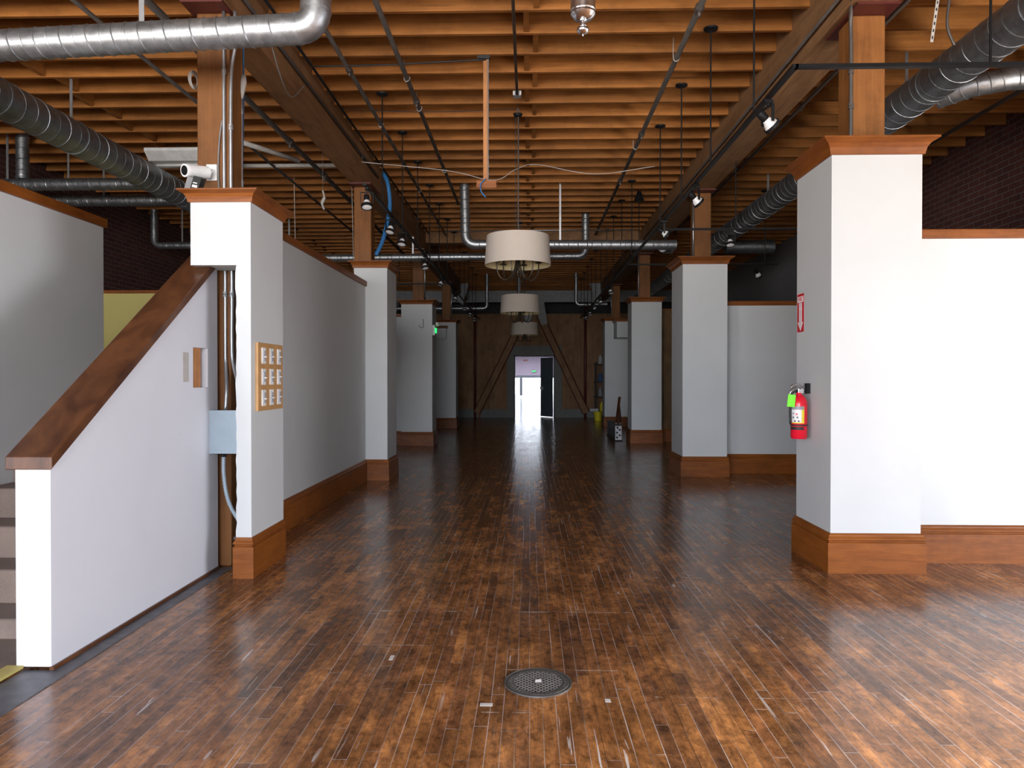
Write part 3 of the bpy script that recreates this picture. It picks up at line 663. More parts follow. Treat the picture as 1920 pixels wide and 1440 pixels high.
MB().tube(smoothpath([(ex-0.015, ey-0.01, 1.305), (ex-0.065, ey-0.02, 1.27), (ex-0.074, ey-0.02, 1.18), (ex-0.072, ey-0.02, 1.05)]), 0.009, 8).build('hose', M['blackmatte'], t, smooth=True)
MB().lathe([(0, -0.006), (0.018, -0.006), (0.018, 0.006), (0, 0.006)], (ex+0.01, ey-0.022, 1.302), 16, Matrix.Rotation(PI/2, 4, 'X')).build('gauge', M['chrome'], t)
R = Matrix.Translation((ex-0.07, ey-0.045, 1.265)) @ Matrix.Rotation(0.10, 4, 'Y') @ Matrix.Rotation(0.06, 4, 'Z')
MB().box(-0.030, 0.03, -0.001, 0.001, -0.085, 0.01, R).build('inspection_tag', M['taggreen'], t, label='bright green paper tag')
MB().tube([(ex-0.055, ey-0.03, 1.275), (ex-0.02, ey-0.01, 1.30)], 0.002, 5).build('tag_tie', M['signwhite'], t)
m = MB(); m.box(2.135, 2.165, ey+0.02, ey+0.06, 1.28, 1.36); m.tube([(2.15, ey+0.03, 1.30), (ex+0.01, ey+0.005, 1.297)], 0.006, 6)
m.build('wall_hook', M['black'], t)
t = thing('fire_extinguisher_sign', 'red and white arrow sign on the nearest right pillar, above the extinguisher', 'sign', (2.164, 5.76, 1.77))
MB().box(2.1625, 2.1645, 5.70, 5.835, 1.768, 2.072).build('sign_plate', M['signred'], t)
def RY(y, z, s=1): # facing -x
    return Matrix.Translation((2.1618, y, z)) @ Matrix(((0, 0, -1, 0), (-1, 0, 0, 0), (0, 1, 0, 0), (0, 0, 0, 1)))
m = MB(); yc = 5.767
m.prism([(yc-0.030, 2.00), (yc+0.030, 2.00), (yc+0.030, 1.845), (yc+0.058, 1.845), (yc, 1.778), (yc-0.058, 1.845), (yc-0.030, 1.845)][::-1], 'x', 2.1615, 2.1626)
m.prism([(yc-0.058, 2.005), (yc+0.058, 2.005), (yc+0.058, 2.052), (yc-0.058, 2.052)], 'x', 2.1615, 2.1626)
m.build('white_arrow', M['signwhite'], t)
text_mesh('lettering', 'FIRE', 0.046, Matrix.Translation((-0.0008, 0, 0)) @ RY(yc, 2.028), M['signred'], t, 0.0004)
text_mesh('lettering', '\n'.join('EXTINGUISHER'), 0.0145, Matrix.Translation((-0.0008, 0, 0)) @ RY(yc, 1.913), M['signred'], t, 0.0004)

# ------------------------------------------------------------------ ducts
def spiral(mb, pts, r, pitch=0.13, ridge=0.0045, n=28):
    pts = [Vector(p) for p in pts]
    mb.tube(pts, r, n)
    # helical seam following the path
    seg = [0]
    for a, b in zip(pts, pts[1:]): seg.append(seg[-1]+(b-a).length)
    Ltot = seg[-1]; steps = int(Ltot/pitch*24); H = []; j = 0; prev = None
    for i in range(steps+1):
        s = Ltot*i/steps
        while j < len(pts)-2 and s > seg[j+1]: j += 1
        d = (pts[j+1]-pts[j]).normalized(); p = pts[j]+d*(s-seg[j])
        if prev is None: u = d.cross(V(0, 0, 1)); u = u if u.length > 0.05 else d.cross(V(1, 0, 0))
        else: u = prev-d*prev.dot(d)
        u.normalize(); prev = u; w = d.cross(u); a = 2*PI*s/pitch
        H.append(p+(u*math.cos(a)+w*math.sin(a))*(r+ridge*0.3))
    mb.tube(H, ridge, 4)
def elbow(mb, c, r, a0, a1, u, w, R, n=20, rings=5, smoothn=10):
    P = arc(c, R, a0, a1, u, w, 5)
    mb.tube(P, r*1.015, n)
    for p, d in ((P[0], P[1]-P[0]), (P[-1], P[-1]-P[-2])):
        d.normalize(); mb.tube([p-d*0.012, p+d*0.012], r*1.05, n)
def duct(label, segs, r, elbows=(), hang=(), mat='galv', pitch=0.13, ridge=0.0045, joints=()):
    t = thing('air_duct', label, 'duct', tuple(segs[0][0]))
    for s in segs:
        m = MB(); spiral(m, s, r, pitch, ridge); m.build('duct_run', M[mat], t, smooth='auto')
    for e in elbows:
        m = MB(); elbow(m, e[0], r, e[1], e[2], e[3], e[4], e[5]); m.build('elbow', M[mat], t, smooth='auto')
    for (p, d, rr) in joints:
        p = Vector(p); d = Vector(d).normalized()
        MB().tube([p-d*0.02, p+d*0.02], r*rr, 28).build('joint_collar', M[mat], t, smooth='auto')
    for p0, p1, w in hang:
        m = MB(); x, y, z0 = p0
        m.box(x-w/2, x+w/2, y-0.002, y+0.002, z0, p1); m.build('hanger_strap', M['conduit'], t)
    return t
# top-left silver duct with elbow up
y0 = 4.62
duct('bright silver spiral duct crossing the top left corner and turning up into the ceiling', [[(XL+0.02, y0, 3.42), (-1.50, y0, 3.665)], [(-1.385, y0, 3.79), (-1.385, y0, ZD)]], 0.095,
     [((-1.505, y0, 3.785), -PI/2, 0, (1, 0, 0), (0, 0, 1), 0.12)], [((-2.53, y0, 3.64), ZD, 0.035), ((-5.0, y0, 3.55), ZD, 0.03)], pitch=0.085)
duct('large dark spiral duct running front to back over the stairs', [[(-4.74, -4.0, 3.9), (-4.74, YE-0.2, 3.9)]], 0.17, mat='galvdark', pitch=0.16, ridge=0.0035,
     joints=[((-4.74, y, 3.9), (0, 1, 0), 1.03) for y in (5.3, 6.25, 7.35, 12.0, 17.0)], hang=[((-4.74, y, 4.05), ZD, 0.03) for y in (7.3, 10.6, 14.0)])
duct('large grey spiral duct running front to back along the right bay', [[(3.63, -4.0, 4.05), (3.63, YE-0.2, 4.05)]], 0.165, mat='galvdark', pitch=0.16, ridge=0.0035,
     joints=[((3.63, y, 4.05), (0, 1, 0), 1.03) for y in (5.2, 6.55, 9.5, 14.0)], hang=[((3.63, y, 4.2), ZD, 0.03) for y in (7.0, 11.0, 16.0)])
duct('short silver branch duct leaving the large right duct at the right edge', [[(3.78, 6.75, 4.00), (3.98, 6.55, 4.03), (4.25, 6.45, 4.05), (4.6, 6.42, 4.06), (XR-0.02, 6.42, 4.06)]], 0.10, pitch=0.1)
duct('nearer of the two thin brown-tinted branch ducts behind the stair wall', [[(XL+0.02, 9.1, 3.9), (-4.90, 9.1, 3.9)], [(-6.55, 9.1, 3.97), (-6.55, 9.1, ZD)]], 0.075, mat='galvdark', pitch=0.07, ridge=0.006, hang=[((-6.75, 9.1, 3.96), ZD, 0.03), ((-5.95, 9.1, 3.96), ZD, 0.025)])
duct('farther of the two thin branch ducts behind the stair wall', [[(XL+0.02, 9.95, 3.9), (-4.90, 9.95, 3.9)]], 0.075, mat='galvdark', pitch=0.07, ridge=0.006, hang=[((-6.0, 9.95, 3.96), ZD, 0.025)])
duct('small dark duct dropping down by the left brick wall and turning right', [[(-6.9, 13.0, ZD), (-6.9, 13.0, 3.95)], [(-6.79, 13.0, 3.84), (-4.90, 13.0, 3.84)]], 0.062, [((-6.79, 13.0, 3.95), PI, 1.5*PI, (1, 0, 0), (0, 0, 1), 0.11)], [((-6.38, 13.0, 3.9), ZD, 0.025)], mat='galvdark', pitch=0.07, ridge=0.006)
duct('silver duct dropping from the ceiling left of the nearest drum lamp and crossing right', [[(-1.055, 11.5, ZD), (-1.03, 11.5, 3.70)], [(-0.88, 11.5, 3.55), (2.34, 11.5, 3.53)]], 0.075,
     [((-0.88, 11.5, 3.70), PI, 1.5*PI, (1, 0, 0), (0, 0, 1), 0.15), ((2.34, 11.68, 3.53), -PI/2, 0, (0, 1, 0), (1, 0, 0), 0.18)] , [((0.49, 11.5, 3.61), ZD, 0.03)], pitch=0.075, ridge=0.0065)
duct('thin silver duct crossing behind the nearest drum lamp and turning up on the right', [[(-4.90, 13.75, 3.72), (0.93, 13.75, 3.74)], [(1.07, 13.75, 3.88), (1.07, 13.75, ZD)]], 0.07,
     [((0.93, 13.75, 3.88), -PI/2, 0, (1, 0, 0), (0, 0, 1), 0.14)], [((-2.25, 13.75, 3.80), ZD, 0.03)], pitch=0.075, ridge=0.0065)
duct('small duct dropping to the right of the lamps near the far end', [[(1.38, 21.3, ZD), (1.38, 21.3, 3.70)], [(1.50, 21.3, 3.58), (2.30, 21.3, 3.60)]], 0.05, [((1.50, 21.3, 3.70), PI, 1.5*PI, (1, 0, 0), (0, 0, 1), 0.12)], pitch=0.08, ridge=0.005)
duct('small duct dropping to the left of the lamps near the far end', [[(-1.27, 21.3, ZD), (-1.27, 21.3, 3.60)], [(-1.39, 21.3, 3.48), (-4.5, 21.3, 3.48)]], 0.05, [((-1.39, 21.3, 3.60), 0, -PI/2, (1, 0, 0), (0, 0, 1), 0.12)], pitch=0.08, ridge=0.005)
duct('thin vertical duct at the middle of the far ceiling behind the drum lamps', [[(-0.33, 22.0, ZD), (-0.33, 22.0, 3.85)]], 0.05, pitch=0.08, ridge=0.005)
duct('capped grey duct stub in the right bay above the low wall', [[(3.8, 14.0, 3.95), (4.72, 14.0, 3.95)]], 0.13, mat='galvdark', pitch=0.3, joints=[((4.70, 14.0, 3.95), (1, 0, 0), 1.05)])

# ------------------------------------------------------------------ ceiling pipes
def pipe(label, pts, r, mat='iron', fit=(), hooks=()):
    t = thing('ceiling_pipe', label, 'pipe', tuple(pts[0]))
    MB().tube(pts, r, 10).build('pipe_run', M[mat], t, smooth=True)
    for p in fit:
        d = (Vector(pts[1])-Vector(pts[0])).normalized(); p = Vector(p)
        m = MB(); m.tube([p-d*0.05, p-d*0.03, p+d*0.03, p+d*0.05], [r*1.1, r*1.5, r*1.5, r*1.1], 10); m.tube([p, p-V(0, 0, r*2.6)], [r*0.7, r*0.5], 8); m.build('sprinkler_fitting', M[mat], t)
    for y in hooks:
        x = pts[0][0]; z = pts[0][2]
        MB().tube(smoothpath([(x-0.03, y, ZJ+0.12), (x-0.03, y, z), (x, y, z-r-0.006), (x+r+0.004, y, z), (x+r, y, z+0.02)], 4), 0.004, 5).build('wire_hanger', M['offwhite'], t)
    return t
pipe('grey sprinkler pipe along the left side of the middle bay', [(-1.77, 3.0, 4.42), (-1.77, 15.1, 4.42)], 0.021, fit=[(-1.77, 7.0, 4.42)], hooks=(8.5, 11.5))
pipe('rusty sprinkler pipe left of centre, ending beside the drop duct', [(-1.235, 3.0, 4.42), (-1.235, 12.4, 4.42)], 0.024, fit=[(-1.235, 7.8, 4.42)], hooks=(7.2, 8.0, 10.4))
pipe('rusty sprinkler pipe along the right side of the middle bay', [(1.385, 3.0, 4.42), (1.385, 15.1, 4.42)], 0.026, fit=[(1.385, 5.9, 4.42), (1.385, 8.9, 4.42), (1.385, 11.0, 4.42)], hooks=(6.8, 9.4))
pipe('thin dark conduit down the middle of the centre bay ceiling', [(-0.135, 3.0, 4.45), (-0.135, 7.7, 4.45)], 0.015)
pipe('black conduit along the joists beside the left beam', [(-2.13, 3.0, 4.45), (-2.13, 15.1, 4.45)], 0.013, mat='black')
pipe('grey conduit running along the lower side of the left beam', [(-2.185, 3.0, 4.30), (-2.185, 10.3, 4.30)], 0.016, fit=[(-2.185, 9.3, 4.30)])
pipe('grey conduit running along the face of the right beam', [(2.30, 3.0, 4.22), (2.30, 20.0, 4.22)], 0.014)
pipe('dark sprinkler pipe in the left bay beside the beam', [(-3.0, 3.0, 4.36), (-3.0, 18.0, 4.36)], 0.032, fit=[(-3.0, 8.9, 4.36), (-3.0, 10.4, 4.36)])
pipe('dark pipe in the left bay farther from the beam', [(-3.62, 3.0, 4.40), (-3.62, 18.0, 4.40)], 0.02)
pipe('dark pipe running front to back in the left bay beyond the large duct', [(-5.75, 3.0, 4.42), (-5.75, 14.0, 4.42)], 0.03)
pipe('dark pipe in the right bay just beyond the right beam', [(3.0, 3.0, 4.40), (3.0, 15.0, 4.40)], 0.02, fit=[(3.0, 8.0, 4.40)])
pipe('grey pipe in the right bay close to the brick wall', [(4.95, 3.0, 4.30), (4.95, 10.5, 4.30)], 0.024, fit=[(4.95, 7.2, 4.30)])
pipe('pale horizontal pipe crossing the left bay above the fluorescent fitting', [(-5.6, 10.1, 4.42), (-2.55, 10.1, 4.42)], 0.028, mat='offwhite')
pipe('white slanting pipe in the left bay beside the left beam', [(-3.55, 8.2, 4.20), (-2.95, 9.1, 4.18)], 0.03, mat='offwhite')
pipe('thin pale pipe crossing the middle bay near the cross beam', [(-1.7, 14.3, 4.35), (2.1, 14.3, 4.35)], 0.012, mat='conduit')
conduit('grey conduit bending off the right beam and down the nearest right post', smoothpath([(2.30, 4.2, 4.20), (2.31, 4.9, 4.18), (2.33, 5.22, 4.16), (2.375, 5.37, 4.06), (2.385, 5.385, 3.85), (2.385, 5.385, 3.5), (2.385, 5.385, 3.12)]), 0.014, [(2.385, 5.385, 3.68), (2.385, 5.385, 3.42)], mat='iron')
for x, y, lab in ((2.38, 10.48, 'second right'), (2.38, 15.72, 'third right'), (2.38, 20.92, 'farthest right'), (-2.215, 15.08, 'third left'), (-2.215, 20.18, 'farthest left')):
    conduit('thin pale conduit running down the %s timber post' % lab, [(x, y, 4.1), (x, y, 3.1)], 0.011, mat='conduit')
m = MB(); m.tube(smoothpath([(-2.12, 6.9, 4.42), (-1.4, 6.86, 4.41), (-0.9, 6.86, 4.43), (-0.42, 6.86, 4.45)]), 0.008, 6)
tag(m.build('cable', M['blackmatte'], smooth=True), 'dark cable stapled along a joist toward the hanging wooden stick', 'cable')

# wooden drop stick
t = thing('hanging_stick', 'thin wooden drop stick with a small crossboard hanging from the ceiling', 'wooden stick', (-0.42, 6.88, 3.23))
MB().box(-0.445, -0.405, 6.87, 6.89, 3.29, ZJ).build('stick', M['rawwood'], t)
MB().box(-0.51, -0.32, 6.86, 6.88, 3.225, 3.295).build('crossboard', M['trim'], t)
MB().box(-0.50, -0.38, 6.84, 6.88, 4.455, 4.485).build('junction_box', M['blackmatte'], t)
MB().tube([(-0.398, 6.86, 4.46), (-0.398, 6.865, 3.31)], 0.006, 6).build('cable', M['greycable'], t)
MB().tube(smoothpath([(-0.42, 6.85, 3.31), (-0.47, 6.84, 3.25), (-0.46, 6.84, 3.18), (-0.42, 6.84, 3.13)]), 0.006, 6).build('loose_cable_end', M['blue'], t, smooth=True)
# loose wires sagging under the joists
for pts, lab, mt in (([(-2.1, 8.9, 4.10), (-1.0, 8.9, 3.98), (-0.45, 8.9, 3.86), (-0.16, 8.9, 4.0), (0.1, 8.9, 4.05), (0.8, 8.9, 3.93), (1.55, 8.9, 4.02)], 'thin pale wire sagging across the middle bay below the joists', 'offwhite'),
                     ([(-2.1, 8.0, 4.42), (-1.2, 8.0, 4.38), (-0.14, 8.0, 4.40)], 'thin dark wire strung from the left beam to the lamp cord', 'blackmatte'),
                     ([(-2.18, 5.9, 4.30), (-2.16, 6.2, 4.0), (-2.17, 6.5, 3.97), (-2.17, 6.9, 4.25)], 'loop of grey cable sagging on the left beam', 'greycable')):
    tag(MB().tube(smoothpath(pts, 8), 0.0045, 5).build('wire', M[mt], smooth=True), lab, 'wire')
for x, y, z0, z1, lab in ((-3.62, 10.92, 2.72, 4.5, 'thin pale string hanging in the left bay, nearer one'), (-2.83, 11.33, 3.1, 4.5, 'thin pale string hanging in the left bay, closest to the second left post')):
    tag(MB().tube([(x, y, z1), (x+0.03, y, z0)], 0.005, 5).build('string', M['offwhite']), lab, 'string')
tag(MB().tube([(-2.82, 9.70, 4.52), (-2.82, 9.70, 3.97)]+smoothpath([(-2.82, 9.70, 3.95), (-2.80, 9.70, 3.86), (-2.83, 9.70, 3.78), (-2.80, 9.70, 3.70)]), [0.002]*2+[0.012]*6+[0.025]*6+[0.016]*7, 6).build('rag', M['offwhite'], smooth=True), 'small pale rag dangling under the left beam', 'rag')
# straps at top right
t = thing('hanging_strap', 'perforated metal strap dangling in the top right corner', 'strap', (2.75, 4.9, 3.6))
R = Matrix.Translation((2.82, 4.95, 4.3)) @ Matrix.Rotation(0.14, 4, 'Y')
m = MB(); m.box(-0.010, 0.010, -0.002, 0.002, -0.62, 0.45, R); m.build('strap_body', M['offwhite'], t)
m = MB()
for k in range(22): m.box(-0.004, 0.004, -0.004, -0.002, -0.6+0.048*k, -0.58+0.048*k, R)
m.build('strap_holes', M['blackmatte'], t)
tag(MB().tube(smoothpath([(3.05, 5.25, 4.6), (3.03, 5.25, 4.2), (3.01, 5.25, 3.95), (3.06, 5.25, 3.80)]), 0.010, 6).build('hook_rod', M['iron'], smooth=True), 'grey hooked rod dangling in the top right corner beside the strap', 'rod')
# fluorescent fitting
t = thing('fluorescent_light', 'white fluorescent strip fitting on the joists of the left bay', 'light fitting', (-4.3, 9.5, 4.25))
m = MB(); m.prism([(9.2, 4.40), (9.2, 4.36), (9.32, 4.26), (9.58, 4.26), (9.7, 4.36), (9.7, 4.40)], 'x', -5.02, -3.95); m.build('reflector', M['whiteplastic'], t, bev=0.005)
MB().tube([(-4.98, 9.45, 4.24), (-4.0, 9.45, 4.24)], 0.018, 10).build('tube', M['bulb'], t, smooth=True)
for x in (-4.7, -4.2): MB().tube([(x, 9.45, 4.4), (x, 9.45, ZJ+0.05)], 0.006, 6).build('hanger', M['iron'], t)
# blue strap at second left post
t = tag(MB().tube(smoothpath([(-2.06, 9.55, 3.05), (-1.98, 9.60, 3.25), (-1.93, 9.65, 3.5), (-1.90, 9.7, 3.75), (-1.93, 9.7, 4.05), (-2.0, 9.75, 4.2)], 6), 0.028, 8).build('blue_strap', M['blue'], smooth=True), 'blue webbing strap hanging beside the second left timber post', 'strap')

# ------------------------------------------------------------------ track lighting
TZ, TX = 3.27, 1.6
def track(label, p0, p1, rods, loc):
    t = thing('light_track', label, 'track', loc)
    x0, y0 = p0; x1, y1 = p1
    MB().box(min(x0, x1)-0.018, max(x0, x1)+0.018, min(y0, y1)-0.018, max(y0, y1)+0.018, TZ, TZ+0.022).build('rail', M['black'], t)
    for rx, ry in rods:
        MB().tube([(rx, ry, TZ+0.02), (rx, ry, ZJ-0.01)], 0.0075, 8).build('rod', M['black'], t)
        MB().lathe([(0, ZJ-0.026), (0.03, ZJ-0.024), (0.06, ZJ-0.014), (0.064, ZJ), (0, ZJ)], (rx, ry, 0), 20).build('canopy', M['black'], t)
    return t
Rr = [5.16+1.22*k for k in range(0, 15)]
track('long black lighting track hung beside the right beam', (TX, 4.375), (TX, 22.5), [(TX, y) for y in Rr if y < 22.4 and abs(y-10.04) > 0.1], (TX, 4.4, TZ))
Lr = [7.75+1.224*k for k in range(0, 13)]
track('long black lighting track hung beside the left beam', (-TX, 6.93), (-TX, 22.5), [(-TX, y) for y in Lr if y < 22.4], (-TX, 7.0, TZ))
track('black cross track spanning the top right corner in front of the nearest right post', (TX+0.02, 4.375), (4.6, 4.375), [(2.765, 4.375)], (3.0, 4.375, TZ))
track('black cross track passing in front of the second right post', (TX+0.02, 9.1), (4.4, 9.1), [(2.6, 9.1)], (3.0, 9.1, TZ))
track('short black cross track ending in the right bay with a rod near its end', (TX+0.02, 11.9), (4.07, 11.9), [(3.88, 11.9)], (3.0, 11.9, TZ))
track('black cross track in front of the third left post', (-2.9, 14.2), (-TX-0.02, 14.2), [(-2.6, 14.2)], (-2.2, 14.2, TZ))
def spot(loc, tilt, rot, label):
    t = thing('track_spotlight', label, 'spotlight', (0, 0, 0), 'spotlights on the lighting tracks')
    MB().box(-0.016, 0.016, -0.035, 0.035, -0.02, 0).build('adapter', M['black'], t, bev=0.002)
    m = MB(); m.tube([(0, 0, -0.02), (0, 0, -0.045)], 0.008, 8)
    m.box(-0.058, 0.058, -0.010, 0.010, -0.052, -0.045); m.box(-0.062, -0.056, -0.010, 0.010, -0.16, -0.045); m.box(0.056, 0.062, -0.010, 0.010, -0.16, -0.045); m.build('yoke', M['black'], t)
    Mx = Matrix.Translation((0, 0, -0.145)) @ Matrix.Rotation(tilt, 4, 'X')
    R4 = Mx.to_3x3().to_4x4(); c = (0, 0, -0.145)
    MB().lathe([(0, 0.085), (0.024, 0.085), (0.028, 0.08), (0.028, 0.022), (0.026, 0.018)], c, 20, R4).build('housing', M['black'], t, smooth='auto')
    MB().lathe([(0.056, -0.035), (0.058, -0.032), (0.058, -0.056), (0.050, -0.060), (0.050, -0.052), (0.056, -0.04)], c, 20, R4).build('rim', M['black'], t)
    MB().lathe([(0.024, 0.022), (0.030, 0.006), (0.040, -0.014), (0.052, -0.040), (0.050, -0.050), (0.025, -0.055), (0.0, -0.056)], c, 20, R4).build('lamp', M['lens'], t, smooth='auto')
    t.location = loc; t.rotation_euler = (0, 0, rot); ROOT[t.name] = loc
    return t
protoA = spot((TX, 4.86, TZ), dg(50), dg(-75), 'large black spotlight on the right track, nearest to the camera, pointing down right')
protoB = spot((-TX, 7.0, TZ), dg(-22), dg(15), 'black spotlight starting the left track, in front of the second left post')
right = [(6.95, -70, 'black spotlight on the right track in front of the second right post'), (8.55, -100, 'black spotlight on the right track where the cross track begins'),
         (14.2, 30, 'third spotlight along the right track, in front of the third right post'), (16.2, 60, 'spotlight on the right track above the third right pillar'), (17.6, 80, 'spotlight on the far part of the right track, beyond the third right pillar'), (19.0, 20, 'spotlight near the far end of the right track'), (20.4, 45, 'last spotlight on the right track')]
for y, a, lab in right: dup(protoA if y < 12 else protoB, (TX, y, TZ), dg(a), lab)
left = [(8.2, -20, 'second spotlight on the left track, right of the blue strap'), (8.95, -8, 'third spotlight on the left track, close behind the second'), (10.9, 30, 'spotlight on the left track in front of the third left post'),
        (12.9, -60, 'spotlight on the left track, right of the third left post'), (15.4, -50, 'spotlight on the left track above the exit sign'), (17.5, 10, 'spotlight on the far part of the left track'), (19.2, -30, 'spotlight near the far end of the left track'), (20.8, -10, 'last spotlight on the left track')]
for y, a, lab in left: dup(protoB, (-TX, y, TZ), dg(a), lab)
dup(protoB, (2.53, 9.1, TZ), dg(-5), 'spotlight on the cross track right of the second right post')
dup(protoA, (3.76, 11.9, TZ), dg(-40), 'spotlight on the short cross track, near its free end')
t = thing('ceiling_speaker', 'black cone shaped fitting on the ceiling right of centre', 'ceiling fitting', (1.81, 11.9, 4.3))
MB().lathe([(0, 4.34), (0.085, 4.34), (0.05, 4.43), (0.03, ZJ), (0, ZJ)], (1.81, 11.9, 0), 20).build('cone', M['black'], t, smooth='auto')
MB().tube([(1.81, 11.9, 3.6), (1.81, 11.9, 4.34)], 0.0075, 6).build('rod', M['black'], t)

# ------------------------------------------------------------------ drum lamps
def drum(loc, label):
    x, y, zb = loc
    t = thing('drum_chandelier', label, 'hanging lamp', (x, y, zb), 'cream drum lamps down the middle of the hall')
    n = 48; r0, r1, h = 0.38, 0.358, 0.335
    MB().lathe([(r0, zb), (r1, zb+h), (r1-0.004, zb+h), (r0-0.004, zb)], (x, y, 0), n).build('drum_shade', M['shade'], t, smooth='auto')
    MB().lathe([(r0-0.005, zb+0.003), (r1-0.005, zb+h-0.003), (r1-0.007, zb+h-0.003), (r0-0.007, zb+0.003)], (x, y, 0), n).build('shade_inside_bounce', M['inner_bounce'], t, smooth='auto')
    m = MB(); m.tube([(x, y, zb-0.10), (x, y, zb+h+0.05)], 0.011, 10); m.lathe([(0, zb-0.125), (0.014, zb-0.118), (0.02, zb-0.10), (0.012, zb-0.085), (0.018, zb-0.06), (0.012, zb-0.04), (0, zb-0.03)], (x, y, 0), 14); m.build('centre_stem', M['bronze'], t, smooth='auto')
    for k in range(3):
        a = 2*PI*k/3+0.4; MB().tube([(x, y, zb+h-0.04), (x+r1*math.cos(a)*0.99, y+r1*math.sin(a)*0.99, zb+h-0.01)], 0.004, 6).build('shade_spoke', M['bronze'], t)
    for k in range(6):
        a = 2*PI*k/6+0.25; c, s = math.cos(a), math.sin(a)
        P = [(0.012, 0.12), (0.035, -0.02), (0.09, -0.135), (0.165, -0.165), (0.225, -0.11), (0.245, -0.02), (0.245, 0.035)]
        am = MB().tube(smoothpath([(x+c*r, y+s*r, zb+z) for r, z in P]), 0.0075, 8).build('arm', M['bronze'], t, smooth=True)
        MB().lathe([(0, 0.03), (0.036, 0.036), (0.042, 0.046), (0.020, 0.05), (0.013, 0.055), (0.013, 0.12), (0, 0.12)], (x+c*0.245, y+s*0.245, zb), 14).build('candle_cup', M['bronze'], am, smooth='auto')
    return t
lamps = [(-0.135, 8.2, 2.69, 'nearest cream drum shade chandelier hanging in the middle of the hall'), (-0.18, 13.6, 2.63, 'second cream drum shade chandelier, just below and behind the nearest'), (-0.135, 19.6, 2.58, 'third cream drum shade chandelier, partly hidden behind the second')]
p0 = drum(lamps[0][:3], lamps[0][3])
cord = MB()
for k in range(46):
    z = 3.06+k*0.029; a = 0 if k % 2 else PI/2; u = V(math.cos(a), math.sin(a), 0)
    cord.tube([V(-0.135-0.025, 8.2, z)+u*0.007*math.cos(q)+V(0, 0, 0.019*math.sin(q)) for q in [2*PI*j/8 for j in range(8)]], 0.0022, 4, closed=True)
cord.tube([(-0.13, 8.2, 3.03), (-0.13, 8.2, 4.41)], 0.008, 8)
cord.tube([(-0.135, 8.2, 4.42), (-0.135, 8.2, ZD+0.08)], 0.004, 6)
cord.build('stem_and_chain', M['iron'], p0)
MB().lathe([(0, 4.39), (0.045, 4.395), (0.055, 4.42), (0.02, 4.425), (0, 4.425)], (-0.135, 8.2, 0), 20).build('canopy', M['black'], p0)
MB().tube([V(-0.135, 8.2, 4.45)+V(0.012*math.cos(q), 0, 0.03*math.sin(q)) for q in [2*PI*j/12 for j in range(12)]], 0.004, 6, closed=True).build('hook_ring', M['conduit'], p0)
for x, y, z, lab in lamps[1:]: dup(p0, (x, y, z), 0, lab)
t = thing('ceiling_junction_box', 'white and grey junction box on the joists above the nearest drum lamp', 'electrical box', (-0.135, 7.75, 4.44))
MB().box(-0.175, -0.095, 7.71, 7.79, 4.44, ZJ).build('box_body', M['greysteel'], t); MB().box(-0.18, -0.16, 7.70, 7.712, 4.445, 4.485).box(-0.11, -0.09, 7.70, 7.712, 4.445, 4.485).build('white_tabs', M['signwhite'], t)

# pendant with nickel cap at the top edge
px, py = 0.185, 2.5
t = thing('glass_pendant', 'glass pendant light with brushed nickel cap and finial at the top edge', 'hanging lamp', (px, py, 2.59))
prof = [(0, 2.588), (0.003, 2.588), (0.004, 2.594), (0.011, 2.597), (0.018, 2.602), (0.0215, 2.609), (0.0205, 2.616), (0.015, 2.622), (0.009, 2.626), (0.009, 2.636), (0.015, 2.639), (0.016, 2.642), (0.030, 2.648), (0.038, 2.656), (0.043, 2.664), (0.0405, 2.669), (0.0405, 2.674), (0.043, 2.677), (0.0425, 2.70), (0.0440, 2.725), (0.046, 2.728), (0.046, 2.736), (0.038, 2.738), (0, 2.738)]
MB().lathe(prof, (px, py, 0), 36).build('nickel_cap', M['chrome'], t, smooth='auto')
MB().lathe([(0.038, 2.737), (0.060, 2.752), (0.10, 2.79), (0.14, 2.86), (0.155, 2.95), (0.14, 3.04), (0.06, 3.10), (0.056, 3.10), (0.136, 3.038), (0.151, 2.95), (0.136, 2.862), (0.097, 2.793), (0.058, 2.756), (0.036, 2.741)], (px, py, 0), 40).build('glass_globe', M['glass'], t, smooth='auto')
MB().lathe([(0, 2.74), (0.014, 2.74), (0.014, 2.80), (0.03, 2.86), (0.02, 2.9), (0, 2.905)], (px, py, 0), 20).build('bulb', M['bulb'], t, smooth='auto')
MB().lathe([(0, 3.08), (0.065, 3.08), (0.06, 3.13), (0.02, 3.16), (0.008, 3.17), (0.008, ZJ-0.03), (0.06, ZJ-0.025), (0.065, ZJ), (0, ZJ)], (px, py, 0), 24).build('stem_and_canopy', M['chrome'], t, smooth='auto')

# ------------------------------------------------------------------ floor drain, tape scraps, splinters
dx, dy, rr_ = 0.039, 3.277, 0.156
t = thing('floor_drain', 'round cast iron floor drain cover with a lattice grate in the wood floor', 'drain cover', (dx, dy, 0))
MB().lathe([(rr_, 0.0), (rr_, 0.005), (rr_-0.006, 0.006), (rr_-0.008, 0.004), (rr_-0.014, 0.004), (rr_-0.016, 0.006), (0.112, 0.006), (0.108, 0.003), (0.108, 0.0)], (dx, dy, 0), 56).build('outer_ring', M['castiron'], t, smooth='auto')
MB().lathe([(0, 0.0), (0.110, 0.0), (0.110, 0.0015), (0, 0.0015)], (dx, dy, 0), 40).build('pit', M['hole'], t)
m = MB(); rg = 0.110; R45 = Matrix.Translation((dx, dy, 0)) @ Matrix.Rotation(PI/4, 4, 'Z')
for k in range(-6, 7):
    o_ = k*0.0182; L = math.sqrt(max(rg*rg-o_*o_, 0)); 
    m.box(o_-0.0026, o_+0.0026, -L, L, 0.0035, 0.006, R45); m.box(-L, L, o_-0.0026, o_+0.0026, 0.0035, 0.0058, R45)
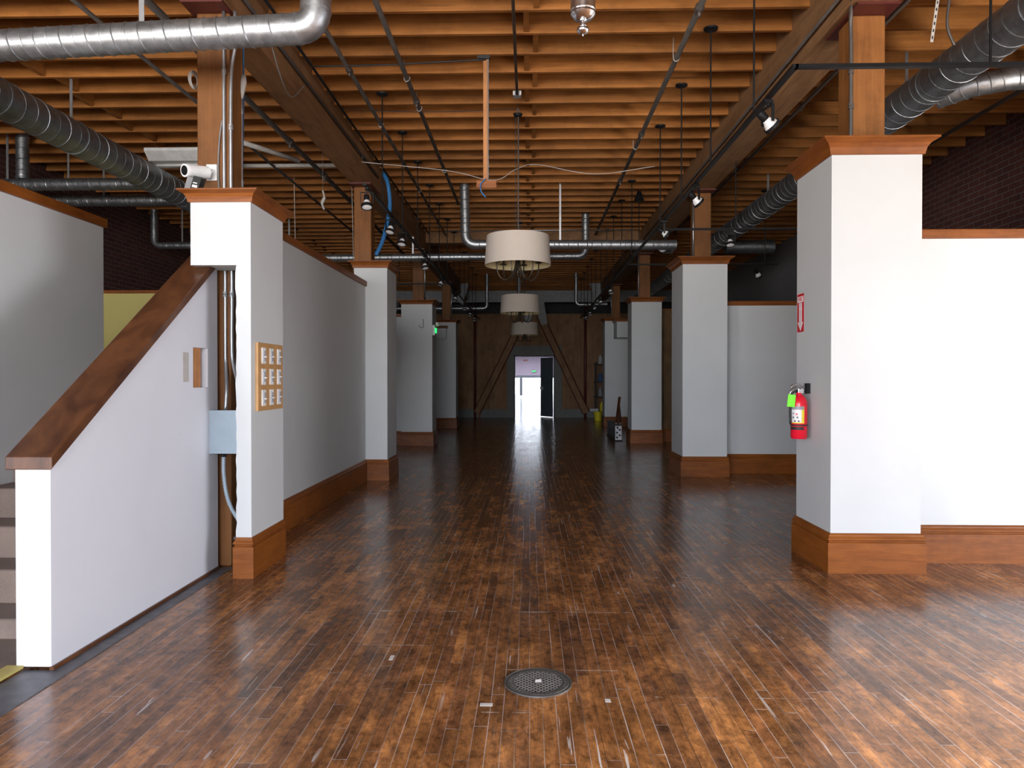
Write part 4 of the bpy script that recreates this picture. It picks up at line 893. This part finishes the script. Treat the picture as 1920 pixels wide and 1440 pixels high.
m.build('grate', M['grate'], t)
m = MB(); m.lathe([(0, 0.008), (0.022, 0.008), (0.024, 0.006)], (dx-0.002, dy, 0), 16); m.build('centre_boss', M['castiron'], t)
MB().box(-0.016, 0.013, -0.012, -0.002, 0.008, 0.0095, Matrix.Translation((dx, dy, 0)) @ Matrix.Rotation(0.3, 4, 'Z')).box(-0.010, 0.018, 0.003, 0.013, 0.008, 0.0095, Matrix.Translation((dx, dy, 0)) @ Matrix.Rotation(0.3, 4, 'Z')).build('bright_key', M['signwhite'], t)
m = MB()
for k in range(44):
    a = 2*PI*k/44; c, s = math.cos(a), math.sin(a); q = Matrix.Translation((dx+0.126*c, dy+0.126*s, 0)) @ Matrix.Rotation(a, 4, 'Z')
    m.box(-0.006, 0.006, -0.0025, 0.0025, 0.006, 0.0072, q)
m.build('raised_marks', M['castiron'], t)
for x0_, x1_, ya_, yb_, lab in ((-0.212, -0.158, 3.035, 3.062, 'short white tape scrap on the floor in front of the drain, to its left'), (0.328, 0.352, 3.085, 3.115, 'tiny white tape scrap on the floor to the right of the drain'), (-0.70, -0.68, 3.52, 3.58, 'small pale scrap stuck on the floor left of the drain')):
    tag(MB().box(x0_, x1_, ya_, yb_, 0.0, 0.0012).build('tape_scrap', M['tape']), lab, 'tape scrap')

# ------------------------------------------------------------------ far end: braces, girder, shelf, bucket, crate
tag(MB().box(XL, XR, YE-0.12, YE-0.06, 4.08, ZJ-0.005).build('steel_girder', M['greysteel']), 'grey painted girder across the top of the far end wall', 'girder')
t = thing('chevron_brace', 'brown steel chevron brace with pale gussets in front of the far end wall', 'brace', (0.1, YE-0.15, 0))
for (xa, za, xb, zb_) in ((-0.16, 3.62, -1.86, 0.18), (0.34, 3.62, 1.98, 0.18)):
    A, B = V(xa, 0, za), V(xb, 0, zb_); d = (B-A).normalized(); nrm = V(-d.z, 0, d.x)
    q = [A+nrm*0.11, B+nrm*0.11, B-nrm*0.11, A-nrm*0.11]
    MB().hexa([(p.x, YE-0.22, p.z) for p in q], [(p.x, YE-0.06, p.z) for p in q]).build('diagonal', M['endboard'], t)
    for s in (0.115, -0.115):
        MB().tube([(A.x+nrm.x*s, YE-0.225, A.z+nrm.z*s), (B.x+nrm.x*s, YE-0.225, B.z+nrm.z*s)], 0.018, 6).build('flange', M['maroon'], t)
MB().prism([(-0.05, 4.45), (0.45, 4.45), (0.62, 3.30), (0.42, 3.25), (0.20, 3.9), (-0.02, 3.25), (-0.26, 3.30)], 'y', YE-0.25, YE-0.23).build('gusset_plate', M['greysteel'], t)
for x, s in ((-1.93, 'left'), (1.96, 'right')):
    tag(MB().tube([(x, YE-0.10, 0), (x, YE-0.10, 4.08)], 0.05, 10).build('standpipe', M['maroon'], smooth=True), 'dark red vertical pipe on the %s side of the far end wall' % s, 'pipe')
for x, s in ((-2.15, 'left'), (2.1, 'right')):
    tag(MB().prism([(x-0.18, 4.45), (x+0.2, 4.45), (x+(0.2 if s == 'right' else 0.0), 3.75), (x-0.02 if s == 'right' else x-0.18, 3.9)], 'y', 23.0, 23.02).build('gusset_plate', M['greysteel']), 'pale steel gusset high up near the far end, %s side' % s, 'steel plate')
t = thing('wire_shelf', 'tall black shelf unit behind the farthest right pillar', 'shelf', (2.5, 24.4, 0))
for x in (2.25, 2.9):
    for y in (24.2, 24.6): MB().box(x-0.015, x+0.015, y-0.015, y+0.015, 0, 1.95).build('upright', M['black'], t)
for z in (0.25, 0.75, 1.25, 1.85): MB().box(2.2, 2.95, 24.17, 24.63, z, z+0.03).build('shelf_board', M['black'], t)
for x, z, c, lab in ((2.40, 1.28, 'bluecable', 'blue container standing on the upper part of the black shelf'), (2.45, 0.28, 'bucket', 'yellow container on the bottom level of the black shelf'), (2.40, 0.78, 'labelgrey', 'grey container on the middle of the black shelf'), (2.40, 1.88, 'towel', 'pale container on top of the black shelf')):
    m = MB(); m.lathe([(0, z), (0.07, z), (0.075, z+0.02), (0.07, z+0.22), (0.03, z+0.27), (0.03, z+0.31), (0, z+0.31)], (x, 24.3, 0), 16)
    tag(m.build('bottle', M[c], smooth='auto'), lab, 'container')
t = thing('bucket', 'yellow bucket on the floor beside the black shelf', 'bucket', (2.25, 23.6, 0))
MB().lathe([(0, 0), (0.11, 0), (0.14, 0.28), (0.145, 0.30), (0.13, 0.30), (0.10, 0.02), (0, 0.02)], (2.25, 23.6, 0), 24).build('pail', M['bucket'], t, smooth='auto')
MB().tube(arc((2.25, 23.6, 0.29), 0.14, 0, PI, (1, 0, 0), (0, 0.25, -0.6)), 0.005, 6).build('bail', M['iron'], t)
tag(MB().box(1.98, 2.26, 23.50, 23.72, 0.305, 0.40).build('folded_cloth', M['towel'], bev=0.02), 'pale folded cloth lying on the yellow bucket', 'cloth')
t = thing('crate', 'black edged white crate with round holes leaning stuff near the third right pillar', 'crate', (1.98, 16.3, 0))
t['label'] = 'low white panel crate with dark holes on the floor left of the third right pillar'
cx0, cx1, cy0, cy1, cz = 1.90, 2.04, 15.9, 17.6, 0.36
MB().box(cx0, cx1, cy0, cy0+0.02, 0.03, cz-0.02).build('end_panel', M['towel'], t)
MB().box(cx0-0.015, cx1+0.015, cy0-0.01, cy1, 0, 0.03).box(cx0-0.015, cx1+0.015, cy0-0.01, cy1, cz-0.02, cz).build('frame_rail', M['black'], t)
for k in range(9): MB().box(cx1-0.01, cx1, cy0+0.06+k*0.17, cy0+0.13+k*0.17, 0.03, cz-0.02).build('slat', M['signwhite'], t)
MB().box(cx0+0.01, cx1-0.02, cy0+0.03, cy1-0.01, 0.03, cz-0.02).build('core', M['black'], t)
for k, (a, z) in enumerate(((0.04, 0.08), (0.10, 0.13), (0.04, 0.19), (0.10, 0.25), (0.05, 0.30))):
    MB().lathe([(0, -0.012), (0.022, -0.012), (0.022, 0), (0, 0)], (cx0+a, cy0-0.0, z), 12, Matrix.Rotation(PI/2, 4, 'X')).build('hole', M['black'], t)
for p, q, lab in (((1.93, 15.95, 0.37), (2.12, 16.9, 0.92), 'brown board sloping up from the white crate, left one'), ((2.02, 15.95, 0.37), (2.15, 17.3, 0.75), 'brown board sloping up from the white crate, right one')):
    A, B = Vector(p), Vector(q); d = (B-A)
    q_ = [A+V(-0.03, 0, 0), A+V(0.03, 0, 0), A+V(0.03, 0, 0.04), A+V(-0.03, 0, 0.04)]
    tag(MB().hexa(q_, [v+d for v in q_]).build('plank', M['cap']), lab, 'board')

# exit sign and soffit boxes
t = thing('exit_sign', 'white exit sign with green letters on the side of the third left pillar', 'exit sign', (-2.0, 14.95, 2.3))
MB().box(-2.014, -1.965, 14.78, 15.08, 2.29, 2.50).build('housing', M['whiteplastic'], t, bev=0.004)
Mx = Matrix.Translation((-1.963, 14.93, 2.39)) @ Matrix(((0, 0, 1, 0), (1, 0, 0, 0), (0, 1, 0, 0), (0, 0, 0, 1)))
text_mesh('exit_letters', 'EXIT', 0.15, Mx, M['green'], t, 0.004)
R = Matrix.Translation((-1.94, 15.05, 2.47))
for s in (-0.09, 0.09): MB().lathe([(0, 0.04), (0.03, 0.03), (0.045, -0.02), (0, -0.02)], (-1.93, 14.93+s, 2.53), 12, Matrix.Rotation(PI/2, 4, 'Y')).build('lamp_head', M['whiteplastic'], t, smooth='auto')
t = thing('exit_sign', 'green exit sign seen through the far doorway above the glass doors', 'exit sign', (0.35, 57.9, 1.75))
MB().box(0.20, 0.52, 57.9, 57.95, 1.86, 2.05).build('housing', M['darkframe'], t)
text_mesh('exit_letters', 'EXIT', 0.16, Matrix.Translation((0.36, 57.897, 1.955)) @ Matrix.Rotation(PI/2, 4, 'X'), M['green'], t, 0.004)
tag(MB().box(-0.53, -0.15, 57.96, 57.99, 2.76, 2.90).build('wall_sign', M['maroon']), 'small dark red sign on the pink wall of the far room', 'sign')
for x0_, x1_, y_, z0_, z1_, lab, s in ((-2.60, -2.32, 19.75, 2.50, 2.79, 'small boxed wall niche with wood ledge on the farthest left pillar', 1), (2.42, 2.85, 19.9, 2.53, 2.98, 'small white boxed soffit with wood ledge beside the farthest right pillar', -1)):
    t = thing('boxed_soffit', lab, 'boxed soffit', ((x0_+x1_)/2, y_, z0_))
    yb_ = 19.94 if s > 0 else 20.69
    MB().box(x0_, x1_, y_, yb_, z0_, z1_).build('box_body', M['white'], t)
    MB().sweep(crown_prof(z1_, z1_+0.06, 0.05), [(x0_, yb_), (x0_, y_), (x1_, y_), (x1_, yb_)]).build('ledge_trim', M['trim'], t)
m = MB(); hk = smoothpath([(-2.20, 14.735, 2.62), (-2.195, 14.735, 2.50), (-2.22, 14.735, 2.44), (-2.27, 14.735, 2.46), (-2.275, 14.735, 2.50)]); m.tube(hk, 0.007, 6)
tag(m.build('wall_hook', M['iron'], smooth=True), 'small J shaped hook on the front of the third left pillar', 'hook')
